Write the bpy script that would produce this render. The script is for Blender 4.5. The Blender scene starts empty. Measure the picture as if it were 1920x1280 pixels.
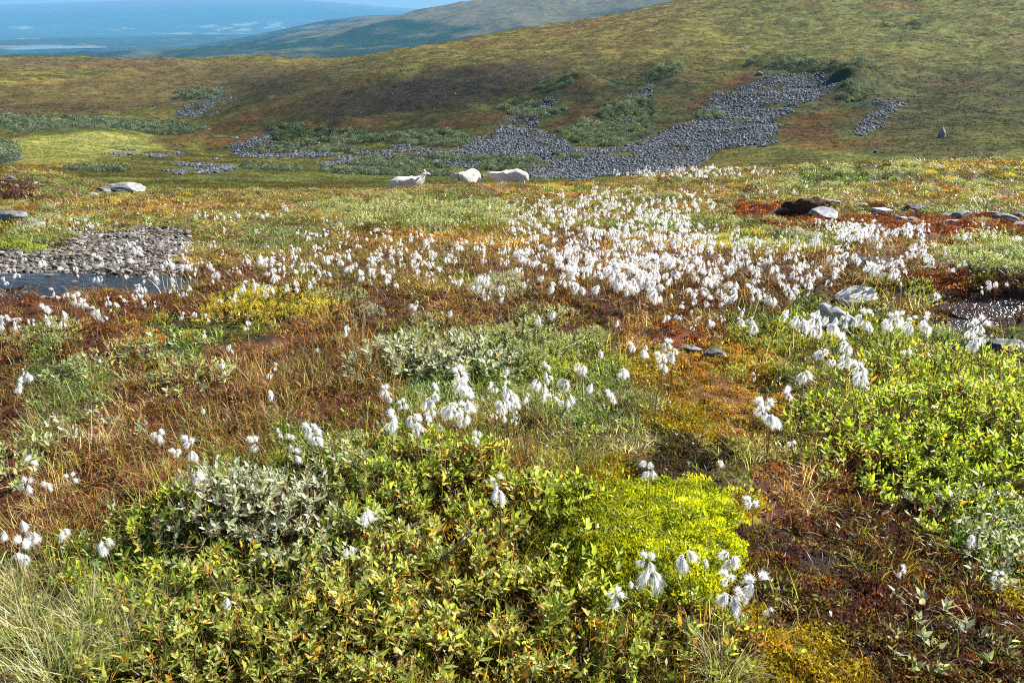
import bpy, math, random
import numpy as np
from mathutils import Vector, Matrix, Euler

# ------------------------------------------------------------------ camera, light, world, exposure
SC = bpy.context.scene
COL = SC.collection
F = 1500.0                       # focal length in pixels of the 1920 px wide photograph
EYE = 1.55
PITCH = math.atan(620.0 / F)
cam_d = bpy.data.cameras.new('camera')
cam_d.sensor_width = 36.0
cam_d.lens = 36.0 * F / 1920.0
cam_d.clip_start = 0.05
cam_d.clip_end = 120000.0
cam = bpy.data.objects.new('camera', cam_d)
COL.objects.link(cam)
cam.location = (0, 0, EYE)
cam.rotation_euler = (math.pi / 2 - PITCH, 0, 0)
SC.camera = cam

SUN_AZ, SUN_EL = math.radians(60), math.radians(37)
world = bpy.data.worlds.new('World')
SC.world = world
world.use_nodes = True
wn = world.node_tree
wn.nodes.clear()
w_out = wn.nodes.new('ShaderNodeOutputWorld')
w_bg = wn.nodes.new('ShaderNodeBackground')
w_sky = wn.nodes.new('ShaderNodeTexSky')
w_sky.sky_type = 'NISHITA'
w_sky.sun_disc = False
w_sky.sun_elevation = SUN_EL
w_sky.sun_rotation = SUN_AZ
w_sky.altitude = 900
w_sky.air_density = 1.0
w_sky.dust_density = 0.8
w_bg.inputs['Strength'].default_value = 0.05
wn.links.new(w_sky.outputs[0], w_bg.inputs['Color'])
wn.links.new(w_bg.outputs[0], w_out.inputs['Surface'])

sun_d = bpy.data.lights.new('sun', 'SUN')
sun_d.energy = 5.0
sun_d.angle = math.radians(0.5)
sun_d.color = (1.0, 0.955, 0.88)
sun = bpy.data.objects.new('sun', sun_d)
COL.objects.link(sun)
sdir = Vector((math.sin(SUN_AZ) * math.cos(SUN_EL), math.cos(SUN_AZ) * math.cos(SUN_EL), math.sin(SUN_EL)))
sun.rotation_euler = sdir.to_track_quat('Z', 'Y').to_euler()
sun.location = (0, 0, 50)

SC.view_settings.view_transform = 'Standard'
SC.view_settings.look = 'None'
SC.view_settings.gamma = 1.0
SC.view_settings.exposure = 1.45
SC.view_settings.use_curve_mapping = False
cy = SC.cycles
cy.max_bounces = 8
cy.diffuse_bounces = 6
cy.glossy_bounces = 2
cy.transmission_bounces = 4
cy.volume_bounces = 0
cy.transparent_max_bounces = 8
cy.sample_clamp_indirect = 4.0
cy.use_denoising = False
cy.filter_width = 1.1

# ------------------------------------------------------------------ numpy helpers
RNG = np.random.default_rng(7)
random.seed(7)
CP, SP = math.cos(PITCH), math.sin(PITCH)


def hash2(ix, iy, seed):
    h = (ix.astype(np.int64) * 374761393 + iy.astype(np.int64) * 668265263 + seed * 1442695041) & 0xFFFFFFFF
    h = ((h ^ (h >> 13)) * 1274126177) & 0xFFFFFFFF
    h = (h ^ (h >> 16)) & 0xFFFFFFFF
    return h / 4294967295.0


def vnoise(x, y, seed=0):
    x = np.asarray(x, float); y = np.asarray(y, float)
    ix = np.floor(x); iy = np.floor(y)
    fx = x - ix; fy = y - iy
    fx = fx * fx * fx * (fx * (fx * 6 - 15) + 10); fy = fy * fy * fy * (fy * (fy * 6 - 15) + 10)
    ix = ix.astype(np.int64); iy = iy.astype(np.int64)
    a = hash2(ix, iy, seed); b = hash2(ix + 1, iy, seed); c = hash2(ix, iy + 1, seed); d = hash2(ix + 1, iy + 1, seed)
    return (a * (1 - fx) + b * fx) * (1 - fy) + (c * (1 - fx) + d * fx) * fy * 1.0


def fbm(x, y, seed=0, octs=4, gain=0.5):
    s = 0; a = 1.0; t = 0
    for o in range(octs):
        ca, sa = math.cos(0.6 * o), math.sin(0.6 * o)
        s = s + a * vnoise((x * ca - y * sa) * 2 ** o + 17.3 * o, (x * sa + y * ca) * 2 ** o - 9.1 * o, seed + o)
        t += a; a *= gain
    return s / t - 0.5          # about -0.5 .. 0.5


def sstep(e0, e1, x):
    t = np.clip((x - e0) / (e1 - e0), 0, 1)
    return t * t * (3 - 2 * t)


def pix_dir(px, py):
    """world direction of a photograph pixel"""
    px = np.asarray(px, float); py = np.asarray(py, float)
    a = (px - 960) / F; b = (640 - py) / F
    return a, CP + b * SP, -SP + b * CP


def project(x, y, z):
    zz = z - EYE
    d = y * CP - zz * SP
    u = y * SP + zz * CP
    ds = np.where(d > 0.02, d, 0.02)
    px = 960 + F * x / ds; py = 640 - F * u / ds
    px = np.where(d > 0.02, px, np.where(x < 0, -4000, 6000))
    py = np.where(d > 0.02, py, 4000)
    return np.clip(px, -4000, 6000), np.clip(py, -3000, 4000), d


# ------------------------------------------------------------------ the lie of the land
PXS = [0, 300, 440, 600, 760, 960, 1150, 1300, 1600, 1920]
def flat_T(z, r):
    return [(z - EYE) / r] * len(PXS)
STN = []
def st(r, py=None, z=None):
    phis, Ts = [], []
    for i, p in enumerate(PXS):
        if z is not None:
            a, b, c = pix_dir(p, 400)
            phis.append(math.atan2(a, b)); Ts.append((z - EYE) / r)
        else:
            q = py if np.isscalar(py) else py[i]
            a, b, c = pix_dir(p, q)
            phis.append(math.atan2(a, b)); Ts.append(c / math.hypot(a, b))
    STN.append((r, phis, Ts))
st(0.25, z=0.0); st(0.6, z=0.0); st(1.0, z=0.0); st(1.5, z=0.0); st(1.9, z=0.01); st(2.5, z=0.0); st(3.2, z=-0.02); st(4.2, z=-0.06)
st(5.5, 498); st(7.0, [455, 455, 455, 455, 452, 452, 450, 450, 452, 455])
st(9.0, [418, 420, 420, 420, 420, 420, 416, 414, 415, 418])
st(14., [368, 378, 380, 381, 381, 379, 370, 360, 355, 354])
st(21., [345, 356, 358, 359, 360, 358, 341, 324, 314, 305])
st(28., [352, 385, 388, 388, 385, 380, 360, 340, 325, 312])
st(45., [400, 410, 410, 408, 405, 400, 390, 380, 365, 350])
st(80., 366)
st(115., [350, 350, 348, 347, 347, 346, 344, 340, 335, 330])
st(150., [312, 326, 328, 325, 323, 321, 320, 318, 310, 300])
st(190., [285, 300, 305, 300, 285, 272, 268, 265, 264, 262])
st(240., [262, 277, 278, 265, 243, 222, 215, 213, 212, 214])
st(300., [246, 255, 248, 222, 195, 172, 163, 160, 160, 165])
st(360., [228, 244, 190, 170, 155, 136, 125, 118, 115, 118])
st(430., [205, 212, 199, 138, 126, 108, 92, 82, 76, 76])
st(500., [182, 186, 182, 129, 105, 84, 62, 46, 35, 35])
st(600., [143, 146, 142, 140, 91, 68, 38, 16, -15, -25])
st(720., [112, 110, 109, 108, 98, 61, 29, -4, -55, -75])
st(900., [128, 127, 126, 125, 122, 95, 60, 20, -40, -60])
st(1300., [140, 140, 140, 138, 136, 125, 100, 80, 60, 40])
st(2200., [130, 130, 128, 126, 122, 110, 90, 70, 50, 30])
st(3200., [122, 116, 110, 99, 84, 60, 36, 5, -25, -40])
st(4500., [112, 107, 96, 74, 33, -4, -22, -32, -40, -50])
st(5600., [114, 108, 92, 66, 56, 30, 10, 0, -10, -20])
st(6800., [103, 96, 68, 37, 26, 38, 40, 30, 20, 10])
st(8300., [88, 88, 86, 82, 70, 60, 60, 60, 60, 60])
st(9300., [77, 69, 65, 66, 64, 60, 60, 60, 60, 60])
st(10500., [81, 75, 70, 70, 70, 70, 70, 70, 70, 70])
st(12000., [76, 70, 66, 66, 66, 66, 66, 66, 66, 66])
st(14500., [64, 60, 62, 58, 58, 58, 58, 58, 58, 58])
st(17500., [40, 34, 32, 31, 32, 34, 34, 34, 34, 34])
st(21500., [12, 2, -3, 2, 17, 24, 26, 26, 26, 26])
st(26000., [30, 24, 22, 26, 34, 40, 40, 40, 40, 40])

NPHI, NR = 1441, 1500
PHG = np.linspace(-math.pi, math.pi, NPHI)
LR = np.log(np.array([s[0] for s in STN]))
LRG = np.linspace(LR[0], LR[-1], NR)
TT = np.zeros((len(STN), NPHI))
ker = np.exp(-0.5 * (np.arange(-14, 15) / 5.0) ** 2); ker /= ker.sum()
for k, (r, ph, ts) in enumerate(STN):
    row = np.interp(PHG, ph, ts)
    row = np.convolve(np.pad(row, 14, mode='edge'), ker, mode='valid')
    w = np.clip((np.abs(PHG) - math.radians(60)) / math.radians(110), 0, 1); w = w * w * (3 - 2 * w)
    TT[k] = row * (1 - w) + 0.5 * (ts[0] + ts[-1]) * w
# pchip along ln r
hh = np.diff(LR)[:, None]; dd = np.diff(TT, axis=0) / hh
mm = np.zeros_like(TT)
w1 = 2 * hh[1:] + hh[:-1]; w2 = hh[1:] + 2 * hh[:-1]
same = dd[1:] * dd[:-1] > 0
with np.errstate(divide='ignore', invalid='ignore'):
    mm[1:-1] = np.where(same, (w1 + w2) / (w1 / dd[:-1] + w2 / dd[1:]), 0)
mm[0] = dd[0]; mm[-1] = dd[-1]
kk = np.clip(np.searchsorted(LR, LRG, side='right') - 1, 0, len(LR) - 2)
tt = ((LRG - LR[kk]) / (LR[kk + 1] - LR[kk]))[:, None]; h_ = (LR[kk + 1] - LR[kk])[:, None]
TAB = ((2 * tt**3 - 3 * tt**2 + 1) * TT[kk] + (tt**3 - 2 * tt**2 + tt) * h_ * mm[kk]
       + (-2 * tt**3 + 3 * tt**2) * TT[kk + 1] + (tt**3 - tt**2) * h_ * mm[kk + 1])


def base_z(x, y):
    r = np.maximum(np.hypot(x, y), 0.26); ph = np.arctan2(x, y)
    fi = np.clip((np.log(r) - LRG[0]) / (LRG[1] - LRG[0]), 0, NR - 1.001)
    fj = np.clip((ph + math.pi) / (PHG[1] - PHG[0]), 0, NPHI - 1.001)
    i = fi.astype(int); j = fj.astype(int); a = fi - i; b = fj - j
    T = (TAB[i, j] * (1 - b) + TAB[i, j + 1] * b) * (1 - a) + (TAB[i + 1, j] * (1 - b) + TAB[i + 1, j + 1] * b) * a
    return EYE + T * r


def relief(x, y):
    r = np.hypot(x, y)
    near = 1 - sstep(22, 60, r)
    z = near * (0.13 * fbm(x / 1.1, y / 1.1, 1, 3) + 0.05 * fbm(x / 0.22, y / 0.22, 5, 3)) * sstep(0.2, 1.0, r)
    z = z + near * sstep(5, 16, r) * 0.22 * fbm(x / 3.5, y / 3.5, 8, 3)
    mid = sstep(60, 200, r) * (1 - sstep(900, 2200, r))
    far = sstep(1500, 3500, r)
    z = z + mid * (5.0 * fbm(x / 70., y / 70., 11, 3) + 3.4 * fbm(x / 19., y / 19., 15, 4) * (0.3 + sstep(150, 260, r)))
    z = z + far * (1 - sstep(6300, 7600, r)) * (150 * fbm(x / 1000., y / 1000., 31, 6, 0.55))
    z = z + sstep(8300, 9000, r) * 34 * fbm(x / 900., y / 900., 47, 4)
    z = z + sstep(11000, 16000, r) * 110 * fbm(x / 4500., y / 4500., 41, 5)
    return z


# local features, as ellipses at places seen in the photograph: (px, py, rx, ry, lift in m)
BUMPS = [(1215, 1025, 200, 95, 0.055), (900, 905, 170, 60, 0.06), (420, 960, 160, 60, 0.06), (1760, 780, 260, 90, 0.08),
         (40, 345, 120, 16, 0.35), (1500, 398, 90, 14, 0.15), (880, 365, 55, 8, 0.15), (950, 355, 50, 7, 0.14), (810, 358, 45, 6, 0.10)]
POOLS = [(100, 526, 300, 22, 0.05), (1695, 552, 80, 15, 0.022), (1880, 575, 95, 22, 0.022), (1830, 610, 90, 11, 0.022), (1640, 488, 60, 9, 0.02)]


def locate_base(px, py, zf, rmin=1.0, rmax=60., n=700, h=0.0):
    px = np.atleast_1d(np.asarray(px, float)); py = np.atleast_1d(np.asarray(py, float))
    a, b, c = pix_dir(px, py)
    hr = np.hypot(a, b)
    rs = np.exp(np.linspace(math.log(rmin), math.log(rmax), n))
    X = a[:, None] / hr[:, None] * rs; Y = b[:, None] / hr[:, None] * rs
    Z = EYE + c[:, None] / hr[:, None] * rs
    G = zf(X, Y) + np.asarray(h).reshape(-1, 1)
    below = Z < G
    i = np.where(below.any(1), below.argmax(1), n - 1); i = np.maximum(i, 1)
    k = np.arange(len(px))
    d0 = (Z - G)[k, i - 1]; d1 = (Z - G)[k, i]
    t = np.clip(d0 / np.where(np.abs(d0 - d1) > 1e-9, d0 - d1, 1), 0, 1)
    r = rs[i - 1] * (1 - t) + rs[i] * t
    return a / hr * r, b / hr * r, below.any(1)


_pool = []
for (px, py, rx, ry, dep) in POOLS:
    X, Y, ok = locate_base([px], [py], base_z)
    _pool.append((float(X[0]), float(Y[0]), float(base_z(X, Y)[0])))


def ground_z(x, y):
    x = np.asarray(x, float); y = np.asarray(y, float)
    b = base_z(x, y)
    z = b + relief(x, y)
    r = np.hypot(x, y)
    px, py, d = project(x, y, b)
    for (cx, cyy, rx, ry, up) in BUMPS:
        q = ((px - cx) / rx) ** 2 + ((py - cyy) / ry) ** 2
        z = z + np.where(r < 35, up * np.exp(-1.2 * q), 0)
    if np.max(r) > 120:
        hillw = (r > 120) & (r < 760)
        e1 = ((px - 830) / 300) ** 2 + ((py - 180) / 60) ** 2
        z = z + np.where(hillw, np.exp(-e1) * 7.0 * (fbm(x / 26., y / 26., 191, 4)), 0)
        for (cx, cyy, rx, ry, up) in [(1595, 165, 60, 22, 6.), (1460, 128, 90, 9, 3.), (1090, 172, 50, 10, 4.), (1260, 150, 40, 14, 4.), (1640, 205, 45, 14, 3.), (620, 235, 90, 10, 3.)]:
            z = z + np.where(hillw, up * np.exp(-((px - cx) / rx) ** 2 - ((py - cyy) / ry) ** 2) * (1 + fbm(x / 9., y / 9., 193, 3)), 0)
    qm = ((px - 1200) / 190) ** 2 + ((py - 1025) / 105) ** 2
    z = z + np.where(r < 6, np.exp(-qm ** 2) * (0.05 * fbm(x / .12, y / .12, 181, 3)), 0)
    for (cx, cyy, rx, ry, dep), (wx, wy, wz) in zip(POOLS, _pool):
        q = np.sqrt(((px - cx) / rx) ** 2 + ((py - cyy) / ry) ** 2) + 0.35 * fbm(x / 0.4, y / 0.4, 77, 3)
        w = np.where(r < 35, 1 - sstep(0.7, 1.25, q), 0)
        z = z * (1 - w) + w * (b - dep + (0.035 if cx < 900 else .075) * fbm(x / 0.13, y / 0.13, 78, 3) + 0.03 * fbm(x / 0.7, y / 0.7, 79, 2))
    return z


def locate(px, py, rmin=1.0, rmax=60., h=0.0, n=600):
    """ground point under a photograph pixel (h = height above ground at which the pixel is met)"""
    return locate_base(px, py, ground_z, rmin, rmax, n, h)


# ------------------------------------------------------------------ mesh, material and tag helpers
def mesh_np(name, verts, faces, mats=(), smooth=False, attrs=None, face_mat=None):
    """faces: (n,3) or (n,4) array"""
    verts = np.asarray(verts, np.float32); faces = np.asarray(faces, np.int32)
    me = bpy.data.meshes.new(name)
    n, k = faces.shape
    me.vertices.add(len(verts)); me.vertices.foreach_set('co', verts.ravel())
    me.loops.add(n * k); me.loops.foreach_set('vertex_index', faces.ravel())
    me.polygons.add(n)
    me.polygons.foreach_set('loop_start', np.arange(0, n * k, k, dtype=np.int32))
    me.polygons.foreach_set('loop_total', np.full(n, k, np.int32))
    if smooth:
        me.polygons.foreach_set('use_smooth', np.ones(n, bool))
    if face_mat is not None:
        me.polygons.foreach_set('material_index', np.asarray(face_mat, np.int32))
    for m in mats:
        me.materials.append(m)
    if attrs:
        for an, (ty, dom, arr) in attrs.items():
            at = me.attributes.new(an, ty, dom)
            arr = np.asarray(arr, np.float32)
            at.data.foreach_set('color' if ty == 'FLOAT_COLOR' else 'vector' if ty == 'FLOAT_VECTOR' else 'value', arr.ravel())
    me.update(calc_edges=True)
    me.validate()
    return me


def rgba(c):
    c = np.asarray(c, np.float32)
    return np.concatenate([c, np.ones(c.shape[:-1] + (1,), np.float32)], -1)


def link(name, data, parent=None, loc=None, rot=None, scl=None):
    o = bpy.data.objects.new(name, data)
    COL.objects.link(o)
    if parent is not None: o.parent = parent
    if loc is not None: o.location = loc
    if rot is not None: o.rotation_euler = rot
    if scl is not None: o.scale = (scl, scl, scl) if np.isscalar(scl) else scl
    return o


def tag(o, label, cat, group=None, kind=None):
    if label: o['label'] = label
    if cat: o['category'] = cat
    if group: o['group'] = group
    o['kind'] = kind or 'thing'
    return o


class NT:
    """small node-tree writer"""
    def __init__(s, name):
        s.m = bpy.data.materials.new(name); s.m.use_nodes = True
        s.t = s.m.node_tree; s.t.nodes.clear()
        s.out = s.n('ShaderNodeOutputMaterial')
    def n(s, ty, **kw):
        nd = s.t.nodes.new(ty)
        for k, v in kw.items():
            if k.startswith('i_'):
                key = k[2:]
                nd.inputs[int(key) if key.isdigit() else key.replace('_', ' ')].default_value = v
            else: setattr(nd, k, v)
        return nd
    def l(s, a, b): s.t.links.new(a, b)
    def noise(s, scale, detail=3.0, coord=None, rough=0.6):
        nd = s.n('ShaderNodeTexNoise', i_Scale=scale, i_Detail=detail, i_Roughness=rough)
        if coord is not None: s.l(coord, nd.inputs['Vector'])
        return nd
    def ramp(s, fac, stops, interp='LINEAR'):
        nd = s.n('ShaderNodeValToRGB'); nd.color_ramp.interpolation = interp
        els = nd.color_ramp.elements
        while len(els) < len(stops): els.new(0.5)
        for e, (p, c) in zip(els, stops):
            e.position = p; e.color = (*c, 1) if len(c) == 3 else c
        s.l(fac, nd.inputs['Fac'])
        return nd
    def mul(s, a, b, fac=1.0, mode='MULTIPLY'):
        nd = s.n('ShaderNodeMix', data_type='RGBA', blend_type=mode); nd.inputs[0].default_value = fac
        for src, k in ((a, 6), (b, 7)):
            if isinstance(src, tuple): nd.inputs[k].default_value = (*src, 1)
            else: s.l(src, nd.inputs[k])
        return nd.outputs[2]
    def math(s, op, a, b=0.0):
        nd = s.n('ShaderNodeMath', operation=op)
        for k, src in enumerate((a, b)):
            if isinstance(src, (int, float)): nd.inputs[k].default_value = src
            else: s.l(src, nd.inputs[k])
        return nd.outputs[0]
    def grey(s, fac, lo, hi):
        return s.ramp(fac, [(0.3, (lo,) * 3), (0.7, (hi,) * 3)]).outputs[0]


def leafy_output(t, color, trans=0.5, rough=0.5, spec=0.3, tgain=1.5, tint=(1.0, 1.0, 0.55)):
    p = t.n('ShaderNodeBsdfPrincipled', i_Roughness=rough); p.inputs['Specular IOR Level'].default_value = spec
    t.l(color, p.inputs['Base Color'])
    tr = t.n('ShaderNodeBsdfTranslucent')
    t.l(t.mul(color, tuple(tgain * k for k in tint)), tr.inputs['Color'])
    mx = t.n('ShaderNodeMixShader'); mx.inputs[0].default_value = trans
    t.l(p.outputs[0], mx.inputs[1]); t.l(tr.outputs[0], mx.inputs[2]); t.l(mx.outputs[0], t.out.inputs['Surface'])


def mat_leaf(name, stops, rough=0.45, spec=0.45, trans=0.5, tgain=1.6, tint=(1.0, 1.0, 0.5)):
    t = NT(name)
    at = t.n('ShaderNodeAttribute', attribute_name='rnd', attribute_type='GEOMETRY')
    oi = t.n('ShaderNodeObjectInfo')
    sep = t.n('ShaderNodeSeparateColor'); t.l(oi.outputs['Color'], sep.inputs[0])
    v = t.math('ADD', at.outputs['Fac'], sep.outputs[0])
    c = t.ramp(v, stops).outputs[0]
    leafy_output(t, c, trans, rough, spec, tgain, tint)
    return t.m


def mat_instcol(name, trans=0.4, rough=0.6, spec=0.25, tgain=1.4, lo=0.6, hi=1.5, tint=(1, 1, .6)):
    """colour comes with each instance, each blade a little different"""
    t = NT(name)
    ic = t.n('ShaderNodeAttribute', attribute_name='col', attribute_type='INSTANCER')
    at = t.n('ShaderNodeAttribute', attribute_name='rnd', attribute_type='GEOMETRY')
    g = t.ramp(at.outputs['Fac'], [(0, (lo,) * 3), (1, (hi,) * 3)]).outputs[0]
    c = t.mul(ic.outputs['Color'], g)
    leafy_output(t, c, trans, rough, spec, tgain, tint)
    return t.m


def mat_ground(name, scale, bump, bscale, rough=0.9, spec=0.15, contrast=(0.55, 1.5)):
    t = NT(name)
    co = t.n('ShaderNodeTexCoord').outputs['Object']
    at = t.n('ShaderNodeAttribute', attribute_name='col', attribute_type='GEOMETRY')
    n1 = t.noise(scale, 6, co, 0.7)
    c = t.mul(at.outputs['Color'], t.grey(n1.outputs['Fac'], *contrast))
    n2 = t.noise(scale * 4.3, 4, co, 0.7)
    c = t.mul(c, t.grey(n2.outputs['Fac'], 0.7, 1.3))
    p = t.n('ShaderNodeBsdfPrincipled', i_Roughness=rough); p.inputs['Specular IOR Level'].default_value = spec
    t.l(c, p.inputs['Base Color'])
    nb = t.noise(bscale, 6, co, 0.75)
    b = t.n('ShaderNodeBump', i_Strength=1.0, i_Distance=bump)
    t.l(nb.outputs['Fac'], b.inputs['Height']); t.l(b.outputs[0], p.inputs['Normal'])
    t.l(p.outputs[0], t.out.inputs['Surface'])
    return t.m


def mat_rock(name, c1, c2, scale=8.0, lichen=(0.42, 0.44, 0.36), bump=0.02, amount=0.5, band=True, instanced=False):
    t = NT(name)
    co = t.n('ShaderNodeTexCoord').outputs['Object']
    n1 = t.noise(scale, 8, co, 0.7)
    c = t.ramp(n1.outputs['Fac'], [(0.3, c1), (0.7, c2)]).outputs[0]
    if band:
        mp = t.n('ShaderNodeMapping'); mp.inputs['Scale'].default_value = (1.2, 1.2, 9); mp.inputs['Rotation'].default_value = (0.5, 0.35, 0)
        t.l(co, mp.inputs['Vector'])
        nb2 = t.noise(scale * 1.3, 5, mp.outputs[0], 0.7)
        c = t.mul(c, t.grey(nb2.outputs['Fac'], 0.45, 1.35))
    n3 = t.noise(scale * 2.1, 5, co, 0.8)
    lf = t.ramp(n3.outputs['Fac'], [(0.60 - 0.1 * amount, (0,) * 3), (0.66 - 0.1 * amount, (1,) * 3)]).outputs[0]
    mx = t.n('ShaderNodeMix', data_type='RGBA'); t.l(lf, mx.inputs[0]); t.l(c, mx.inputs[6]); mx.inputs[7].default_value = (*lichen, 1)
    c = mx.outputs[2]
    oi = t.n('ShaderNodeObjectInfo')
    c = t.mul(c, t.ramp(oi.outputs['Random'], [(0, (0.4,) * 3), (.75, (1.15,) * 3), (1, (2.1,) * 3)]).outputs[0])
    p = t.n('ShaderNodeBsdfPrincipled', i_Roughness=0.75); p.inputs['Specular IOR Level'].default_value = 0.3
    t.l(c, p.inputs['Base Color'])
    nb = t.noise(scale * 3, 6, co, 0.8)
    b = t.n('ShaderNodeBump', i_Strength=0.9, i_Distance=bump)
    t.l(nb.outputs['Fac'], b.inputs['Height']); t.l(b.outputs[0], p.inputs['Normal'])
    t.l(p.outputs[0], t.out.inputs['Surface'])
    return t.m


M_BLADE = mat_instcol('grass_blades', trans=0.42, rough=0.42, spec=0.4, tgain=1.5, lo=0.4, hi=1.7)
M_MOSS = mat_instcol('moss_tips', trans=0.35, rough=0.45, spec=0.4, tgain=1.4, lo=0.55, hi=1.35)
M_HEATH = mat_instcol('heath_clumps', trans=0.25, rough=0.8, spec=0.1, tgain=1.3, lo=0.5, hi=1.5)
M_LEAF = {
    'green': mat_leaf('willow_leaf_green', [(0, (.09, .13, .025)), (.3, (.22, .29, .04)), (.55, (.38, .46, .08)), (.76, (.55, .54, .10)), (.85, (.62, .46, .07)), (.93, (.58, .28, .04)), (1, (.2, .10, .04))]),
    'mixed': mat_leaf('willow_leaf_turning', [(0, (.09, .12, .035)), (.25, (.22, .27, .06)), (.5, (.38, .43, .11)), (.68, (.54, .52, .16)), (.80, (.68, .48, .08)), (.91, (.62, .30, .04)), (1, (.24, .11, .04))]),
    'bright': mat_leaf('willow_leaf_bright', [(0, (.10, .15, .02)), (.35, (.27, .37, .035)), (.7, (.46, .54, .07)), (.85, (.62, .55, .08)), (.95, (.60, .38, .05)), (1, (.28, .14, .04))]),
    'silver': mat_leaf('willow_leaf_silver', [(0, (.18, .21, .13)), (.35, (.38, .42, .28)), (.7, (.58, .60, .44)), (.88, (.62, .58, .34)), (.96, (.52, .38, .12)), (1, (.24, .14, .06))], rough=0.4, spec=0.5, trans=0.38, tgain=1.3, tint=(1, .96, .60)),
    'sage': mat_leaf('willow_leaf_sage', [(0, (.13, .17, .07)), (.35, (.30, .36, .16)), (.7, (.48, .52, .27)), (.85, (.58, .52, .18)), (.95, (.56, .36, .06)), (1, (.22, .11, .04))], rough=0.4, spec=0.5, trans=0.42, tgain=1.4, tint=(1, 1, .55)),
    'yellow': mat_leaf('willow_leaf_yellow', [(0, (.16, .18, .03)), (.3, (.34, .35, .05)), (.55, (.56, .48, .05)), (.78, (.68, .44, .05)), (.93, (.58, .24, .03)), (1, (.22, .1, .03))]),
}
def mat_plain(name, col, rough=0.7, spec=0.2, bump=None):
    t = NT(name)
    co = t.n('ShaderNodeTexCoord').outputs['Object']
    n = t.noise(bump[0] if bump else 30, 4, co)
    c = t.mul(col, t.grey(n.outputs['Fac'], 0.75, 1.2))
    p = t.n('ShaderNodeBsdfPrincipled', i_Roughness=rough); p.inputs['Specular IOR Level'].default_value = spec
    t.l(c, p.inputs['Base Color'])
    if bump:
        b = t.n('ShaderNodeBump', i_Strength=1.0, i_Distance=bump[1]); t.l(n.outputs['Fac'], b.inputs['Height']); t.l(b.outputs[0], p.inputs['Normal'])
    t.l(p.outputs[0], t.out.inputs['Surface'])
    return t.m
M_TWIG = mat_plain('twig_bark', (.17, .10, .07), 0.6)
M_STEM = mat_plain('sedge_stem', (.22, .13, .05), 0.6)
M_DRY = mat_plain('grey_dead_wood', (.16, .14, .12), 0.8)
def mat_cotton():
    t = NT('cotton_fluff')
    d = t.n('ShaderNodeBsdfDiffuse'); d.inputs[0].default_value = (.97, .96, .94, 1)
    tr = t.n('ShaderNodeBsdfTranslucent'); tr.inputs[0].default_value = (.98, .975, .96, 1)
    mx = t.n('ShaderNodeMixShader'); mx.inputs[0].default_value = 0.62
    t.l(d.outputs[0], mx.inputs[1]); t.l(tr.outputs[0], mx.inputs[2]); t.l(mx.outputs[0], t.out.inputs['Surface'])
    return t.m
M_COTTON = mat_cotton()
M_BUD = mat_plain('cotton_bract', (.16, .09, .06))
M_ROCK = mat_rock('pale_schist', (.16, .165, .17), (.33, .34, .35), 6, bump=0.02)
M_ROCK_PALE = mat_rock('white_lichened_rock', (.36, .37, .37), (.58, .58, .57), 9, (.5, .52, .42), 0.012, 0.3)
M_ROCK_DARK = mat_rock('dark_slate_rock', (.07, .075, .085), (.17, .18, .20), 7, bump=0.02)
M_SCREE = mat_rock('scree_rock', (.04, .046, .052), (.145, .16, .175), 1.2, (.24, .26, .25), 0.15, 0.2, band=False)
M_PEBBLE = mat_rock('river_pebble', (.085, .075, .065), (.26, .235, .205), 5, (.34, .31, .27), 0.004, 0.2, band=False)
def mat_water(name, rough, bump, scale, col=(.02, .025, .03)):
    t = NT(name)
    co = t.n('ShaderNodeTexCoord').outputs['Object']
    p = t.n('ShaderNodeBsdfPrincipled', i_Roughness=rough); p.inputs['Base Color'].default_value = (*col, 1)
    p.inputs['Specular IOR Level'].default_value = 0.6; p.inputs['IOR'].default_value = 1.33
    n = t.noise(scale, 3, co)
    b = t.n('ShaderNodeBump', i_Strength=0.6, i_Distance=bump); t.l(n.outputs['Fac'], b.inputs['Height']); t.l(b.outputs[0], p.inputs['Normal'])
    t.l(p.outputs[0], t.out.inputs['Surface'])
    return t.m
M_WATER = mat_water('stream_water', 0.08, 0.03, 18, (.02, .024, .03))
M_POOL = mat_water('bog_water', 0.22, 0.02, 45, (.035, .025, .025))

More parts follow.
